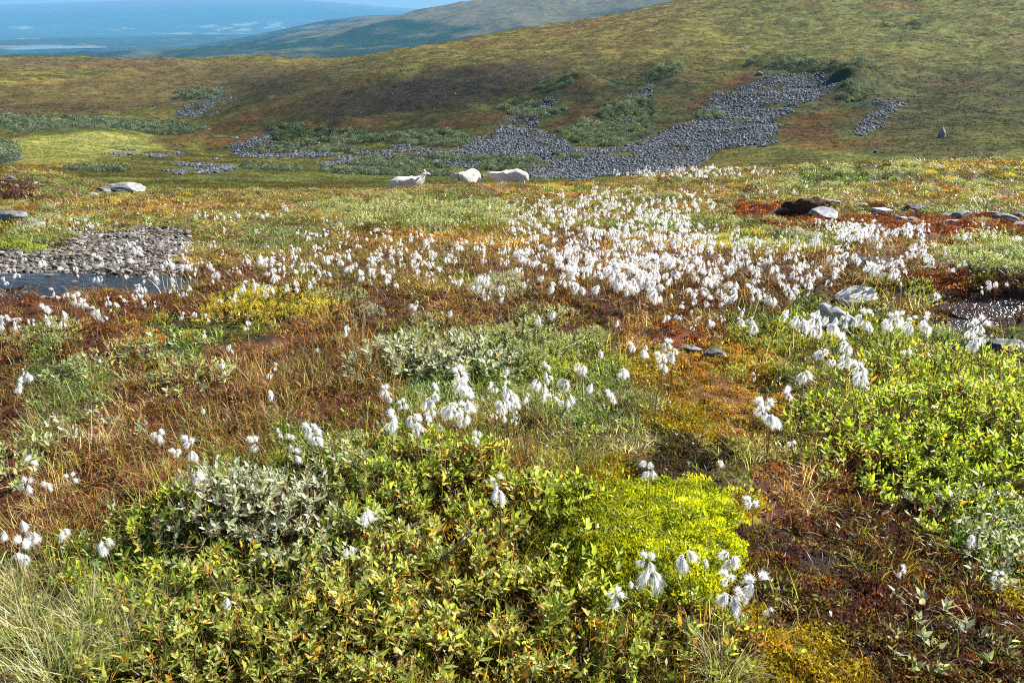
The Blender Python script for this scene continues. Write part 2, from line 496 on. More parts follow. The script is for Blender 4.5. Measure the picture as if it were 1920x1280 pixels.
# ------------------------------------------------------------------ what grows where on the near ground
ROWY = [320, 365, 395, 420, 450, 490, 530, 570, 610, 650, 700, 750, 800, 850, 900, 950, 1000, 1050, 1100, 1150, 1200, 1250]
ZRUNS = [  # from left to right, 60 px columns: what grows, how many columns
    [('t', 25), ('g', 3), ('t', 4)],
    [('b', 1), ('t', 31)],
    [('o', 1), ('t', 22), ('R', 2), ('t', 2), ('b', 1), ('t', 4)],
    [('g', 1), ('t', 10), ('g', 5), ('t', 8), ('R', 8)],
    [('g', 2), ('v', 4), ('t', 11), ('r', 2), ('t', 4), ('g', 4), ('r', 2), ('R', 2), ('g', 1)],
    [('v', 6), ('t', 8), ('r', 16), ('g', 2)],
    [('w', 6), ('r', 3), ('t', 6), ('r', 13), ('R', 2), ('b', 2)],
    [('r', 7), ('g', 3), ('t', 1), ('r', 12), ('r', 2), ('g', 1), ('t', 1), ('g', 1), ('t', 1), ('b', 3)],
    [('r', 4), ('o', 1), ('g', 4), ('r', 4), ('t', 4), ('r', 6), ('g', 3), ('t', 3), ('b', 3)],
    [('r', 1), ('g', 1), ('r', 2), ('o', 1), ('g', 1), ('r', 6), ('g', 7), ('r', 2), ('R', 1), ('r', 1), ('g', 9)],
    [('r', 1), ('t', 3), ('r', 8), ('g', 8), ('y', 1), ('o', 3), ('g', 8)],
    [('r', 1), ('t', 3), ('r', 8), ('t', 9), ('y', 1), ('o', 3), ('g', 1), ('t', 1), ('g', 5)],
    [('r', 1), ('t', 2), ('r', 9), ('t', 8), ('y', 2), ('o', 2), ('t', 4), ('g', 4)],
    [('r', 1), ('t', 1), ('r', 7), ('g', 6), ('t', 5), ('k', 2), ('t', 3), ('r', 1), ('R', 1), ('t', 1), ('k', 1), ('g', 3)],
    [('r', 6), ('g', 12), ('y', 1), ('k', 3), ('t', 1), ('r', 3), ('d', 1), ('k', 1), ('d', 1), ('g', 3)],
    [('r', 4), ('g', 13), ('m', 6), ('y', 1), ('r', 2), ('d', 3), ('k', 1), ('g', 2)],
    [('r', 2), ('g', 14), ('m', 7), ('d', 6), ('g', 3)],
    [('g', 13), ('y', 2), ('m', 8), ('d', 7), ('g', 2)],
    [('s', 3), ('g', 14), ('m', 6), ('d', 8), ('y', 1)],
    [('s', 4), ('g', 19), ('y', 1), ('d', 8)],
    [('s', 3), ('g', 19), ('t', 2), ('y', 2), ('d', 4), ('k', 2)],
    [('s', 1), ('g', 22), ('t', 1), ('y', 3), ('d', 5)]]
TYPES = 'rtogdmysRbvwk'
GCOL = dict(r=(.075, .026, .011), t=(.070, .045, .018), o=(.12, .058, .014), g=(.030, .032, .010), d=(.030, .014, .010), m=(.16, .19, .010),
            y=(.17, .13, .012), s=(.10, .09, .04), R=(.15, .036, .012), b=(.042, .018, .014), v=(.035, .03, .024), w=(.03, .026, .02), k=(.012, .010, .008))
BCOL = dict(r=[(.25, .11, .038), (.33, .19, .065), (.15, .065, .028), (.44, .34, .16), (.27, .24, .07), (.30, .17, .06), (.25, .26, .07)],
            t=[(.44, .32, .12), (.32, .29, .08), (.32, .18, .06), (.55, .44, .22), (.28, .30, .07)],
            o=[(.42, .19, .03), (.36, .22, .05), (.28, .12, .03)],
            g=[(.22, .28, .04), (.32, .35, .06), (.38, .27, .08), (.14, .18, .03)],
            d=[(.13, .06, .025), (.12, .09, .025), (.17, .19, .035), (.22, .17, .05)],
            m=[(.40, .44, .03), (.3, .34, .03)], y=[(.30, .25, .04), (.24, .20, .04)],
            s=[(.52, .46, .27), (.36, .34, .14), (.22, .27, .06), (.50, .40, .20)],
            R=[(.26, .09, .03), (.3, .16, .05)], b=[(.14, .07, .03), (.20, .18, .04), (.22, .14, .05)],
            v=[(.3, .22, .1)], w=[(.2, .15, .06)], k=[(.09, .08, .025), (.14, .17, .03), (.10, .06, .03)])
MCOL = dict(r=[(.20, .072, .024), (.13, .05, .02), (.25, .14, .035)], t=[(.30, .21, .06), (.20, .17, .04), (.22, .11, .035), (.24, .25, .05)],
            o=[(.42, .22, .04), (.34, .15, .03), (.38, .28, .05), (.26, .20, .04)], g=[(.12, .13, .02), (.18, .14, .025), (.14, .08, .02)],
            d=[(.10, .035, .02), (.17, .06, .025), (.14, .11, .02), (.07, .022, .025), (.20, .13, .03), (.05, .02, .015)], m=[(.43, .45, .012), (.34, .37, .012), (.52, .50, .02), (.14, .18, .012)],
            y=[(.38, .28, .02), (.30, .25, .02), (.34, .20, .02)], s=[(.2, .18, .05)],
            R=[(.22, .065, .025), (.16, .05, .022), (.30, .12, .03), (.12, .035, .02)], b=[(.09, .04, .025), (.13, .05, .03), (.14, .12, .03)],
            v=[(.1, .08, .05)], w=[(.08, .06, .04)], k=[(.05, .04, .016), (.09, .08, .022), (.08, .045, .02)])
BDEN = dict(r=1.0, t=1.0, o=.35, g=.85, d=.35, m=.16, y=.30, s=1.5, R=.10, b=.22, v=.03, w=.02, k=.35)
MDEN = dict(r=.6, t=.7, o=1.4, g=.7, d=1.8, m=3.4, y=2.6, s=.2, R=1.6, b=1.6, v=.05, w=0, k=2.4)
BHT = dict(r=1.0, t=.8, o=.6, g=1.05, d=.75, m=.7, y=.6, s=1.35, R=.5, b=.6, v=.5, w=.5, k=.8)
ZM = np.array([[TYPES.index(c) for c, k in row for _ in range(k)] for row in ZRUNS])
assert ZM.shape == (22, 32)


def zone_at(x, y, z):
    px, py, d = project(x, y, z)
    sc = np.clip((py - 250) / 400, 0.12, 1.2)
    px = px + 110 * sc * fbm(x / 0.55, y / 0.55, 51, 3) + 60 * sc * fbm(x / .15, y / .15, 52, 2)
    py = py + 70 * sc * fbm(x / 0.55, y / 0.55, 55, 3) + 40 * sc * fbm(x / .15, y / .15, 56, 2)
    row = np.interp(py, ROWY, np.arange(len(ROWY)))
    i = np.clip(np.round(row), 0, 21).astype(int)
    j = np.clip(np.floor(px / 60), 0, 31).astype(int)
    zt = ZM[i, j]
    out = (px < -400) | (px > 2300) | (py > 1500)
    return np.where(out, TYPES.index('g'), zt)


def in_ell(px, py, cx, cyy, rx, ry, rot=0):
    c, s = math.cos(rot), math.sin(rot)
    dx, dy = px - cx, py - cyy
    return ((dx * c + dy * s) / rx) ** 2 + ((-dx * s + dy * c) / ry) ** 2


def in_poly(px, py, poly):
    n = len(poly); inside = np.zeros(px.shape, bool)
    for k in range(n):
        x0, y0 = poly[k]; x1, y1 = poly[(k + 1) % n]
        c = ((y0 > py) != (y1 > py)) & (px < (x1 - x0) * (py - y0) / (y1 - y0 + 1e-9) + x0)
        inside ^= c
    return inside


# ------------------------------------------------------------------ colours of the hills
SCREES = [[(600, 312), (640, 290), (700, 283), (760, 268), (830, 278), (880, 258), (910, 240), (1000, 232), (1040, 250), (1075, 276), (1140, 278), (1200, 262), (1290, 238), (1340, 262), (1330, 300), (1310, 324), (1240, 328), (1100, 328), (1000, 326), (985, 308), (900, 300), (760, 310), (690, 322), (640, 322)],
          [(1285, 240), (1300, 212), (1340, 190), (1400, 165), (1440, 152), (1500, 140), (1540, 145), (1556, 175), (1540, 192), (1500, 207), (1465, 228), (1450, 248), (1438, 270), (1385, 285), (1330, 292)],
          [(945, 224), (965, 205), (990, 190), (1030, 184), (1044, 196), (1010, 214), (975, 232)],
          [(1150, 225), (1180, 195), (1210, 175), (1228, 168), (1218, 190), (1190, 214), (1165, 240)],
          [(1600, 258), (1610, 236), (1640, 212), (1690, 178), (1695, 196), (1665, 222), (1640, 256), (1615, 264)],
          [(325, 220), (345, 205), (390, 192), (430, 181), (441, 184), (420, 196), (380, 210), (350, 220)],
          [(190, 285), (230, 277), (300, 285), (340, 276), (350, 282), (290, 300), (215, 296)],
          [(300, 322), (380, 318), (430, 316), (450, 326), (330, 330)],
          [(420, 272), (500, 260), (600, 264), (650, 276), (620, 286), (540, 282), (470, 282)]]
SPARSE = [[(420, 275), (500, 258), (620, 262), (640, 285), (560, 290), (470, 284)], [(1500, 300), (1480, 250), (1600, 270), (1700, 300), (1920, 270), (1920, 300), (1700, 310)],
          [(0, 160), (640, 115), (640, 130), (100, 240), (0, 240)], [(640, 110), (1300, 30), (1400, 180), (900, 200), (640, 240)], [(300, 310), (640, 295), (640, 330), (300, 330)]]
HP = [  # ellipse patches of different plants, the dark spur ones painting its flank shade: px, py, rx, ry, rot, colour, strength
    (300, 160, 400, 34, -0.08, (.125, .085, .042), .9), (150, 118, 300, 7, 0, (.13, .085, .075), .9), (60, 152, 90, 5, -.03, (.26, .19, .06), .9), (240, 125, 150, 3, .03, (.11, .05, .035), .9),
    (560, 115, 90, 5, -.05, (.20, .16, .05), .8), (120, 205, 220, 16, -.05, (.07, .045, .03), .9), (330, 205, 100, 14, -.1, (.105, .10, .03), .8),
    (160, 237, 190, 12, -.02, (.085, .115, .06), .9), (150, 270, 150, 18, -.04, (.22, .22, .045), .95), (60, 300, 60, 10, 0, (.24, .17, .04), .9), (150, 310, 60, 8, 0, (.25, .21, .07), .7), (100, 283, 60, 5, 0, (.13, .09, .05), .8),
    (10, 290, 28, 20, 0, (.10, .15, .10), .9), (560, 190, 170, 22, -.25, (.12, .07, .03), .8), (420, 240, 130, 14, -.3, (.13, .065, .03), .8), (470, 262, 90, 8, -.15, (.16, .05, .025), .8), (640, 232, 140, 10, -.08, (.15, .07, .03), .7),
    (860, 165, 185, 38, -.12, (.042, .030, .028), 1.0), (700, 190, 150, 26, -.15, (.045, .032, .026), .95), (990, 130, 90, 20, -.2, (.085, .07, .05), .7),
    (560, 250, 60, 12, 0, (.05, .07, .035), .8), (880, 228, 60, 8, -.2, (.17, .07, .03), .7), (1070, 225, 60, 10, -.2, (.15, .08, .03), .8), (1120, 205, 60, 12, 0, (.14, .07, .03), .7),
    (760, 250, 170, 8, -.05, (.10, .13, .06), .8), (840, 262, 60, 8, 0, (.10, .15, .08), .9), (740, 303, 90, 8, 0, (.085, .13, .075), .9), (950, 300, 60, 9, 0, (.08, .12, .06), .9), (1140, 250, 90, 20, 0, (.095, .15, .075), .9),
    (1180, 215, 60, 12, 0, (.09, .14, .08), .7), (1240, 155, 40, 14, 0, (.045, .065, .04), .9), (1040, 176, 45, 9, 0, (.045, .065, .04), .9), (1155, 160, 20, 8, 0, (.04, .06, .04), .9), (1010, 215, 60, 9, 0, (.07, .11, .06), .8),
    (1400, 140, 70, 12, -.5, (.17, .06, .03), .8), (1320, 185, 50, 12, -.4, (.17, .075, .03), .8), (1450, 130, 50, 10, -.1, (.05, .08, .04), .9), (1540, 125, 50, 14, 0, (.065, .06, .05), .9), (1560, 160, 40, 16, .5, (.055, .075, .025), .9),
    (1610, 160, 40, 14, .2, (.08, .13, .08), .9), (1610, 192, 40, 10, 0, (.09, .15, .10), .9), (1560, 225, 70, 16, -.15, (.23, .10, .03), .95), (1510, 250, 60, 10, 0, (.18, .055, .03), .9), (1580, 272, 110, 14, 0, (.19, .085, .03), .8),
    (1590, 230, 30, 30, 0, (.12, .13, .03), .6), (1750, 285, 170, 12, 0, (.06, .065, .03), .8), (1690, 12, 60, 9, 0, (.19, .08, .035), .7), (1800, 155, 80, 7, 0, (.16, .09, .035), .6), (1080, 52, 90, 6, -.2, (.18, .09, .035), .7), (930, 80, 90, 5, -.1, (.18, .10, .04), .6),
    (1680, 30, 60, 5, 0, (.09, .12, .06), .6), (1350, 305, 60, 12, 0, (.13, .11, .03), .8), (560, 335, 400, 7, 0, (.13, .15, .065), .9), (1100, 335, 130, 6, 0, (.12, .145, .06), .9), (500, 318, 60, 5, 0, (.08, .11, .06), .8), (850, 318, 160, 4, 0, (.08, .11, .06), .7),
    (1000, 264, 40, 10, 0, (.10, .12, .05), .5), (620, 150, 120, 8, -.45, (.13, .15, .08), .7), (480, 195, 90, 4, -.42, (.13, .15, .08), .7)]


def scree_mask(x, y, px, py):
    j1 = 24 * fbm(x / 9., y / 9., 141, 4); j2 = 9 * fbm(x / 4., y / 4., 142, 3)
    m = np.zeros(np.shape(px), bool)
    for poly in SCREES: m |= in_poly(px + j1 * 2 + j2, py + j1 + j2 * .7, poly)
    return m & (fbm(x / 6., y / 6., 143, 4) > -.19)


def hill_color(x, y, z):
    px, py, d = project(x, y, z)
    r = np.hypot(x, y)
    n1 = fbm(x / 22., y / 22., 61, 4); n2 = fbm(x / 6., y / 6., 65, 4, .6)
    wpx = px + 40 * n1 + 16 * n2; wpy = py + 14 * n1 + 9 * n2
    up = sstep(60, 190, py)[..., None]
    c = np.array([.165, .135, .045]) * (1 - up) + np.array([.105, .105, .032]) * up
    rt = sstep(1150, 1500, px)[..., None]
    c = c * (1 - rt) + np.array([.125, .130, .040]) * rt
    k = sstep(-.16, .2, n2)[..., None]
    c = c * (0.62 + 0.7 * k)
    k = sstep(.02, .26, fbm(x / 9., y / 9., 69, 3))[..., None] * .6
    c = c * (1 - k) + np.array([.14, .085, .035]) * k
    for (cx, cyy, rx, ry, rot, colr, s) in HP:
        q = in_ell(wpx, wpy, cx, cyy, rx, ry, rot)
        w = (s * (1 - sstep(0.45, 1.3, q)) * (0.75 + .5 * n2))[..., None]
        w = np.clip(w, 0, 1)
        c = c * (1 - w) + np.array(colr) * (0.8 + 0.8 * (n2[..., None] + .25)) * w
    c = c * (np.array([.86, .86, .55]) * (1 - .52 * (sstep(90, 165, py) * (1 - sstep(235, 300, py)) * sstep(250, 500, px))[..., None]))  # warm tint; flank below the crest darkened, its shade painted into the colour
    mead = ((1 - sstep(.6, 1.1, in_ell(wpx, wpy, 130, 278, 175, 26, -.05))) * .9)[..., None]
    c = c * (1 - mead) + np.array([.21, .21, .055]) * (1 + .8 * n2[..., None]) * mead
    bpx_, bpy2, _d = project(x, y, base_z(x, y))
    w = scree_mask(x, y, bpx_, bpy2)[..., None]
    c = np.where(w, np.array([.040, .042, .042]), c)
    return np.clip(c, 0.004, 1)


def far_color(x, y, z):
    px, py, d = project(x, y, z)
    r = np.hypot(x, y)
    n1 = fbm(x / 700., y / 700., 81, 5, .6); n2 = fbm(x / 160., y / 160., 85, 4, .65)
    forest = np.array([.020, .038, .016]); heath = np.array([.15, .125, .065]); pink = np.array([.19, .13, .095])
    # above the tree line open heath, below forest
    tl = sstep(-110, 10, z + 420 * n1 + 200 * n2)[..., None]
    c = forest * (1 - tl) + heath * tl
    k = sstep(.05, .22, n2)[..., None]
    c = c * (1 - .5 * k) + np.array([.14, .13, .07]) * .5 * k
    far = sstep(8000, 10000, r)[..., None]
    cf = np.array([.035, .06, .03]) * (1 + 1.2 * n1[..., None])
    c = c * (1 - far) + cf * far
    # open fells on the far skyline
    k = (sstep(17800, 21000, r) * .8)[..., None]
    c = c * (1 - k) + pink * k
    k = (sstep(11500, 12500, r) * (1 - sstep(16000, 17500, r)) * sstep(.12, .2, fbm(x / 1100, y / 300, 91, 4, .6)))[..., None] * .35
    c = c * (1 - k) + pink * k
    # farmed clearings beside the far valley
    f = sstep(.0, .05, fbm(x / 170., y / 500., 95, 3, .6))
    for (cx, cyy, rx, ry) in [(455, 52, 80, 7), (500, 46, 45, 5), (380, 63, 110, 1.6), (45, 52, 32, 3), (55, 73, 20, 1.5), (215, 58, 14, 2), (240, 54, 14, 2)]:
        w = (f * (in_ell(px, py, cx, cyy, rx, ry) < 1) * (r > 11500))[..., None]
        c = c * (1 - w) + np.array([.24, .27, .14]) * w
    w = ((in_ell(px, py, 95, 88, 110, 3.0) + .6 * n1 < 1) * (r > 6900) * (r < 9000))[..., None]
    c = c * (1 - w) + np.array([.22, .15, .12]) * w
    return np.clip(c * .82, .003, 1)


def near_color(x, y, z):
    zt = zone_at(x, y, z)
    tabc = np.array([GCOL[t] for t in TYPES])
    c = tabc[zt]
    n = fbm(x / .12, y / .12, 101, 3)[..., None]
    return np.clip(c * (1 + 1.0 * n), .002, 1)


# ------------------------------------------------------------------ ground sheets
def polar_sheet(name, rs, nfine, colf, mat, zfun=ground_z, fine=math.radians(43)):
    ph = np.concatenate([np.linspace(-math.pi, -fine, 40)[:-1], np.linspace(-fine, fine, nfine), np.linspace(fine, math.pi, 40)[1:]])
    R, P = np.meshgrid(rs, ph, indexing='ij')
    X = R * np.sin(P); Y = R * np.cos(P)
    Z = zfun(X, Y)
    C = colf(X, Y, Z)
    nr, npx = R.shape
    V = np.stack([X, Y, Z], -1).reshape(-1, 3)
    idx = np.arange(nr * npx).reshape(nr, npx)
    Q = np.stack([idx[:-1, :-1], idx[1:, :-1], idx[1:, 1:], idx[:-1, 1:]], -1).reshape(-1, 4)[:, ::-1]
    me = mesh_np(name, V, Q, [mat], True, {'col': ('FLOAT_COLOR', 'POINT', rgba(C).reshape(-1, 4))})
    o = link(name, me)
    o['kind'] = 'structure'
    return o

M_NEAR = mat_ground('peat_ground', 14., 0.02, 40., 0.85, 0.2)
M_HILL = mat_ground('heath_hillside', 0.9, 0.5, 1.1, 0.95, 0.1, (0.5, 1.5))
M_FARH = mat_ground('distant_forest_and_fell', 0.011, 6.0, 0.03, 1.0, 0.0, (0.6, 1.4))
rs_near = np.concatenate([np.linspace(0.3, 1.2, 10)[:-1], np.exp(np.linspace(math.log(1.2), math.log(70.), 560))])
polar_sheet('ground', rs_near, 620, near_color, M_NEAR)
rs_mid = np.exp(np.concatenate([np.linspace(math.log(69.), math.log(115.), 12)[:-1], np.linspace(math.log(115.), math.log(760.), 420), np.linspace(math.log(770), math.log(1500), 20)]))
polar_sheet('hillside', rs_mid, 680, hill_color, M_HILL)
rs_far = np.exp(np.concatenate([np.linspace(math.log(1490.), math.log(9000.), 190)[:-1], np.linspace(math.log(9000.), math.log(25800.), 130)]))
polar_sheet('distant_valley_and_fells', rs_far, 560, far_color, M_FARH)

# far lake, a level sheet lying in the lowland
lx, ly, _ = locate_base([92], [91], ground_z, 2000., 40000.)
lp = []
for k in range(40):
    a = k / 40 * 2 * math.pi
    rr = 1 + .25 * math.sin(3 * a + 1) + .12 * math.sin(7 * a)
    lp.append((float(lx[0]) + 330 * rr * math.cos(a), float(ly[0]) + 300 * rr * math.sin(a)))
lz = float(ground_z(lx, ly)[0]) + 5
me = bpy.data.meshes.new('lake'); me.from_pydata([(a, b, lz) for a, b in lp], [], [list(range(40))])
me.materials.append(mat_water('lake_water', 0.15, 0.3, .05, (.10, .13, .16)))
lake = link('lake', me); lake['kind'] = 'structure'

# ------------------------------------------------------------------ instancing helper for what nobody could count
def gn_scatter(name, pts, rot, scl, idx, col, sources, label=None, kind='stuff'):
    pts = np.asarray(pts, np.float32); n = len(pts)
    me = bpy.data.meshes.new(name)
    me.vertices.add(n); me.vertices.foreach_set('co', pts.ravel())
    a = me.attributes.new('rot', 'FLOAT_VECTOR', 'POINT'); a.data.foreach_set('vector', np.asarray(rot, np.float32).ravel())
    a = me.attributes.new('scl', 'FLOAT_VECTOR', 'POINT'); a.data.foreach_set('vector', np.asarray(scl, np.float32).ravel())
    a = me.attributes.new('idx', 'INT', 'POINT'); a.data.foreach_set('value', np.asarray(idx, np.int32))
    a = me.attributes.new('col', 'FLOAT_COLOR', 'POINT'); a.data.foreach_set('color', rgba(col).ravel())
    src = bpy.data.collections.new(name + '_kinds')
    for k, s in enumerate(sources):
        so = bpy.data.objects.new('%s_kind_%02d' % (name, k), s); src.objects.link(so)
    g = bpy.data.node_groups.new(name + '_scatter', 'GeometryNodeTree')
    g.interface.new_socket('Geometry', in_out='INPUT', socket_type='NodeSocketGeometry')
    g.interface.new_socket('Geometry', in_out='OUTPUT', socket_type='NodeSocketGeometry')
    N = g.nodes; L = g.links
    gi = N.new('NodeGroupInput'); go = N.new('NodeGroupOutput')
    ip = N.new('GeometryNodeInstanceOnPoints'); ci = N.new('GeometryNodeCollectionInfo')
    ci.inputs['Collection'].default_value = src; ci.inputs['Separate Children'].default_value = True; ci.inputs['Reset Children'].default_value = True
    def na(nm, ty):
        q = N.new('GeometryNodeInputNamedAttribute'); q.data_type = ty; q.inputs['Name'].default_value = nm; return q.outputs['Attribute']
    er = N.new('FunctionNodeEulerToRotation')
    L.new(gi.outputs[0], ip.inputs['Points']); L.new(ci.outputs[0], ip.inputs['Instance'])
    ip.inputs['Pick Instance'].default_value = True
    L.new(na('idx', 'INT'), ip.inputs['Instance Index'])
    L.new(na('rot', 'FLOAT_VECTOR'), er.inputs[0]); L.new(er.outputs[0], ip.inputs['Rotation'])
    L.new(na('scl', 'FLOAT_VECTOR'), ip.inputs['Scale'])
    L.new(ip.outputs[0], go.inputs[0])
    o = link(name, me)
    md = o.modifiers.new('scatter', 'NODES'); md.node_group = g
    o['kind'] = kind
    if label: o['label'] = label
    return o


def tufts(seed, nb, h, spread, width, lean=0.5, seg=3, curl=0.6, mat=None, name='tuft'):
    """grass tuft: curved tapering blades"""
    rg = np.random.default_rng(seed)
    V = []; Fc = []; rn = []
    for b in range(nb):
        a = rg.uniform(0, 2 * math.pi); rr = spread * math.sqrt(rg.random())
        bx, by = rr * math.cos(a), rr * math.sin(a)
        da = a + rg.normal(0, .9); L = h * rg.uniform(.45, 1.15); ln = lean * rg.uniform(.1, 1.2); cu = curl * rg.uniform(0, 1.4)
        w = width * rg.uniform(.6, 1.3)
        base = len(V); cr = rg.random()
        x, y, z = bx, by, -0.01; ang = ln * 0.5
        wa = da + math.pi / 2 + rg.normal(0, .5)
        for s in range(seg + 1):
            f = s / seg; ww = w * (1 - f ** 1.6) * .5
            if s == seg:
                V.append((x, y, z)); rn.append(cr)
            else:
                V.append((x - math.cos(wa) * ww, y - math.sin(wa) * ww, z)); V.append((x + math.cos(wa) * ww, y + math.sin(wa) * ww, z)); rn += [cr, cr]
            st_ = L / seg
            x += math.cos(da) * math.sin(ang) * st_; y += math.sin(da) * math.sin(ang) * st_; z += math.cos(ang) * st_
            ang += (ln + cu) / seg
        for s in range(seg - 1):
            q = base + 2 * s; Fc += [(q, q + 1, q + 3), (q, q + 3, q + 2)]
        q = base + 2 * (seg - 1); Fc.append((q, q + 1, q + 2))
    return mesh_np(name, V, Fc, [mat or M_BLADE], False, {'rnd': ('FLOAT', 'POINT', rn)})


def moss_clump(seed, n, R, h, mat, name='moss_clump'):
    """low cushion of tiny upright leaflets over a lumpy dome"""
    rg = np.random.default_rng(seed)
    a = rg.uniform(0, 2 * math.pi, n); rr = R * np.sqrt(rg.random(n))
    x = rr * np.cos(a); y = rr * np.sin(a); z0 = h * (1 - (rr / R) ** 2) * rg.uniform(.5, 1.1, n)
    s = R * rg.uniform(.10, .24, n); d = rg.uniform(0, 2 * math.pi, n)
    tx = rg.normal(0, .6, n); ty = rg.normal(0, .6, n)
    V = np.zeros((n, 3, 3))
    V[:, 0] = np.stack([x - np.cos(d) * s * .5, y - np.sin(d) * s * .5, z0 - s * .3], -1)
    V[:, 1] = np.stack([x + np.cos(d) * s * .5, y + np.sin(d) * s * .5, z0 - s * .3], -1)
    V[:, 2] = np.stack([x + tx * s, y + ty * s, z0 + s * rg.uniform(.5, 1.2, n)], -1)
    rn = np.repeat(rg.random(n), 3)
    return mesh_np(name, V.reshape(-1, 3), np.arange(3 * n).reshape(-1, 3), [mat], False, {'rnd': ('FLOAT', 'POINT', rn)})


def rand_tilt(n, t=0.15):
    return np.stack([RNG.normal(0, t, n), RNG.normal(0, t, n), RNG.uniform(0, 2 * math.pi, n)], -1)


def sample_polar(r0, r1, per_m2):
    half = math.radians(78 if r0 < 3.9 else 58 if r0 < 6.9 else 46 if r0 < 11 else 41)
    n = int(per_m2 * half * (r1 * r1 - r0 * r0))
    r = np.sqrt(RNG.uniform(r0 * r0, r1 * r1, n)); p = RNG.uniform(-half, half, n)
    return r * np.sin(p), r * np.cos(p)


BINS = [(1.15, 2.4, 700, 1.0), (2.4, 4.0, 520, 1.05), (4.0, 7.0, 230, 1.3), (7.0, 12.0, 85, 1.9), (12.0, 24.0, 26, 2.7), (24., 34., 5, 3.0)]
def scatter_near(den, mult, size_fn=None):
    out = []
    denv = np.array([den[t] for t in TYPES])
    for (r0, r1, d, s) in BINS:
        x, y = sample_polar(r0, r1, d * mult * max(den.values()))
        z = ground_z(x, y); zt = zone_at(x, y, z)
        keep = RNG.random(len(x)) < denv[zt] / max(den.values()) * (0.45 + 1.1 * sstep(-.25, .25, fbm(x / .3, y / .3, 111, 2)))
        px, py, dd = project(x, y, z)
        keep &= (py < 1420)
        for (cx, cyy, rx, ry, dep) in POOLS:
            keep &= ~((in_ell(px, py, cx, cyy, rx * .9, ry * .85) < 1) & (RNG.random(len(x)) < .93))
        out.append((x[keep], y[keep], z[keep], zt[keep], np.full(keep.sum(), s)))
    return [np.concatenate(q) for q in zip(*out)]


def pick_cols(zt, table):
    c = np.zeros((len(zt), 3)); u = RNG.random(len(zt))
    for k, t in enumerate(TYPES):
        tb = np.array(table[t]); m = zt == k
        c[m] = tb[np.minimum((u[m] * len(tb)).astype(int), len(tb) - 1)]
    return c * RNG.uniform(.5, 1.4, (len(zt), 1))


def drift(c, x, y, zt):
    a = fbm(x / .8, y / .8, 171, 4)[:, None]
    b = fbm(x / 1.1, y / 1.1, 175, 3)[:, None] * .7 * ((zt == TYPES.index('t')) | (zt == TYPES.index('g')))[:, None]
    a = a * np.where((zt == TYPES.index('m'))[:, None], 2.0, 1.0)
    return np.clip(c * (1 + 1.1 * a) * (1 + np.array([1.0, -.25, -.6]) * b * 1.3), 0.004, .9)
x, y, z, zt, s = scatter_near(BDEN, 1.0)
hts = np.array([BHT[t] for t in TYPES])[zt]
col = drift(pick_cols(zt, BCOL), x, y, zt)
src = [tufts(200 + k, 18, .085, .04, .0030, 1.1, 3, 1.5) for k in range(4)] + [tufts(210 + k, 8, .15, .05, .0026, .4, 3, .6) for k in range(2)]
sc_ = RNG.uniform(.6, 1.25, len(x))
hz = sc_ * hts * np.where(s > 1.8, .62, np.where(s > 1.2, .9, 1.0))
gn_scatter('sedge_grass', np.stack([x, y, z], -1), rand_tilt(len(x), .2), np.stack([sc_ * s, sc_ * s, hz], -1), RNG.choice(6, len(x), p=[.22, .22, .22, .22, .06, .06]), col, src, 'fine rusty, straw and green sedge blades covering the near bog')
print('sedge', len(x))
x, y, z, zt, s = scatter_near(MDEN, 1.35)
col = drift(pick_cols(zt, MCOL), x, y, zt)
src = [moss_clump(300 + k, 80, .036, .022, M_MOSS) for k in range(4)]
sc_ = RNG.uniform(.6, 1.35, len(x)) * s
gn_scatter('moss', np.stack([x, y, z - .004], -1), rand_tilt(len(x), .15), np.stack([sc_, sc_, sc_], -1), RNG.integers(0, 4, len(x)), col, src, 'low moss cushions, lime, ochre and rust red, between the grasses')
print('moss', len(x))

# small herb and willow leaves low in the ground cover
LOWDEN = dict(r=.08, t=.55, o=.25, g=1.0, d=.18, m=.10, y=.2, s=.2, R=.02, b=.10, v=.0, w=0, k=.3)
def leaf_rosette(seed, n, R, L, mat):
    rg = np.random.default_rng(seed); V = []; Fc = []; rn = []
    for k in range(n):
        a = rg.uniform(0, 2 * math.pi); rr = R * math.sqrt(rg.random()); p = Vector((rr * math.cos(a), rr * math.sin(a), rg.uniform(.0, .035)))
        e = rg.uniform(.1, 1.2); d = Vector((math.cos(a + rg.normal(0, .8)) * math.cos(e), math.sin(a) * math.cos(e), math.sin(e))); d.normalize()
        sd = d.cross(Vector((rg.normal(0, .4), rg.normal(0, .4), 1))).normalized(); l = L * rg.uniform(.6, 1.2); b = len(V); c = rg.random()
        V += [p, p + d * l * .5 + sd * l * .2, p + d * l, p + d * l * .5 - sd * l * .2]; rn += [c] * 4; Fc += [(b, b + 1, b + 2), (b, b + 2, b + 3)]
    return mesh_np('herb', V, Fc, [mat], False, {'rnd': ('FLOAT', 'POINT', rn)})
LCOL = dict(r=[(.22, .2, .06), (.3, .14, .04)], t=[(.30, .34, .10), (.42, .34, .09), (.38, .42, .20), (.25, .27, .08)], o=[(.45, .25, .04), (.2, .24, .05)], g=[(.18, .27, .04), (.30, .38, .06), (.46, .36, .06), (.30, .36, .17), (.40, .18, .04)],
            d=[(.15, .2, .04), (.25, .12, .04), (.2, .23, .12)], m=[(.3, .4, .05)], y=[(.35, .3, .04)], s=[(.2, .27, .06)], R=[(.2, .2, .05)], b=[(.2, .22, .05), (.3, .2, .05)], v=[(.2, .2, .1)], w=[(.2, .2, .1)], k=[(.14, .2, .03), (.2, .25, .04)])
M_HERB = mat_instcol('herb_leaves', .45, .4, .5, 1.5, .55, 1.4, (1, 1, .5))
x, y, z, zt, s = scatter_near(LOWDEN, .55)
col = drift(pick_cols(zt, LCOL), x, y, zt)
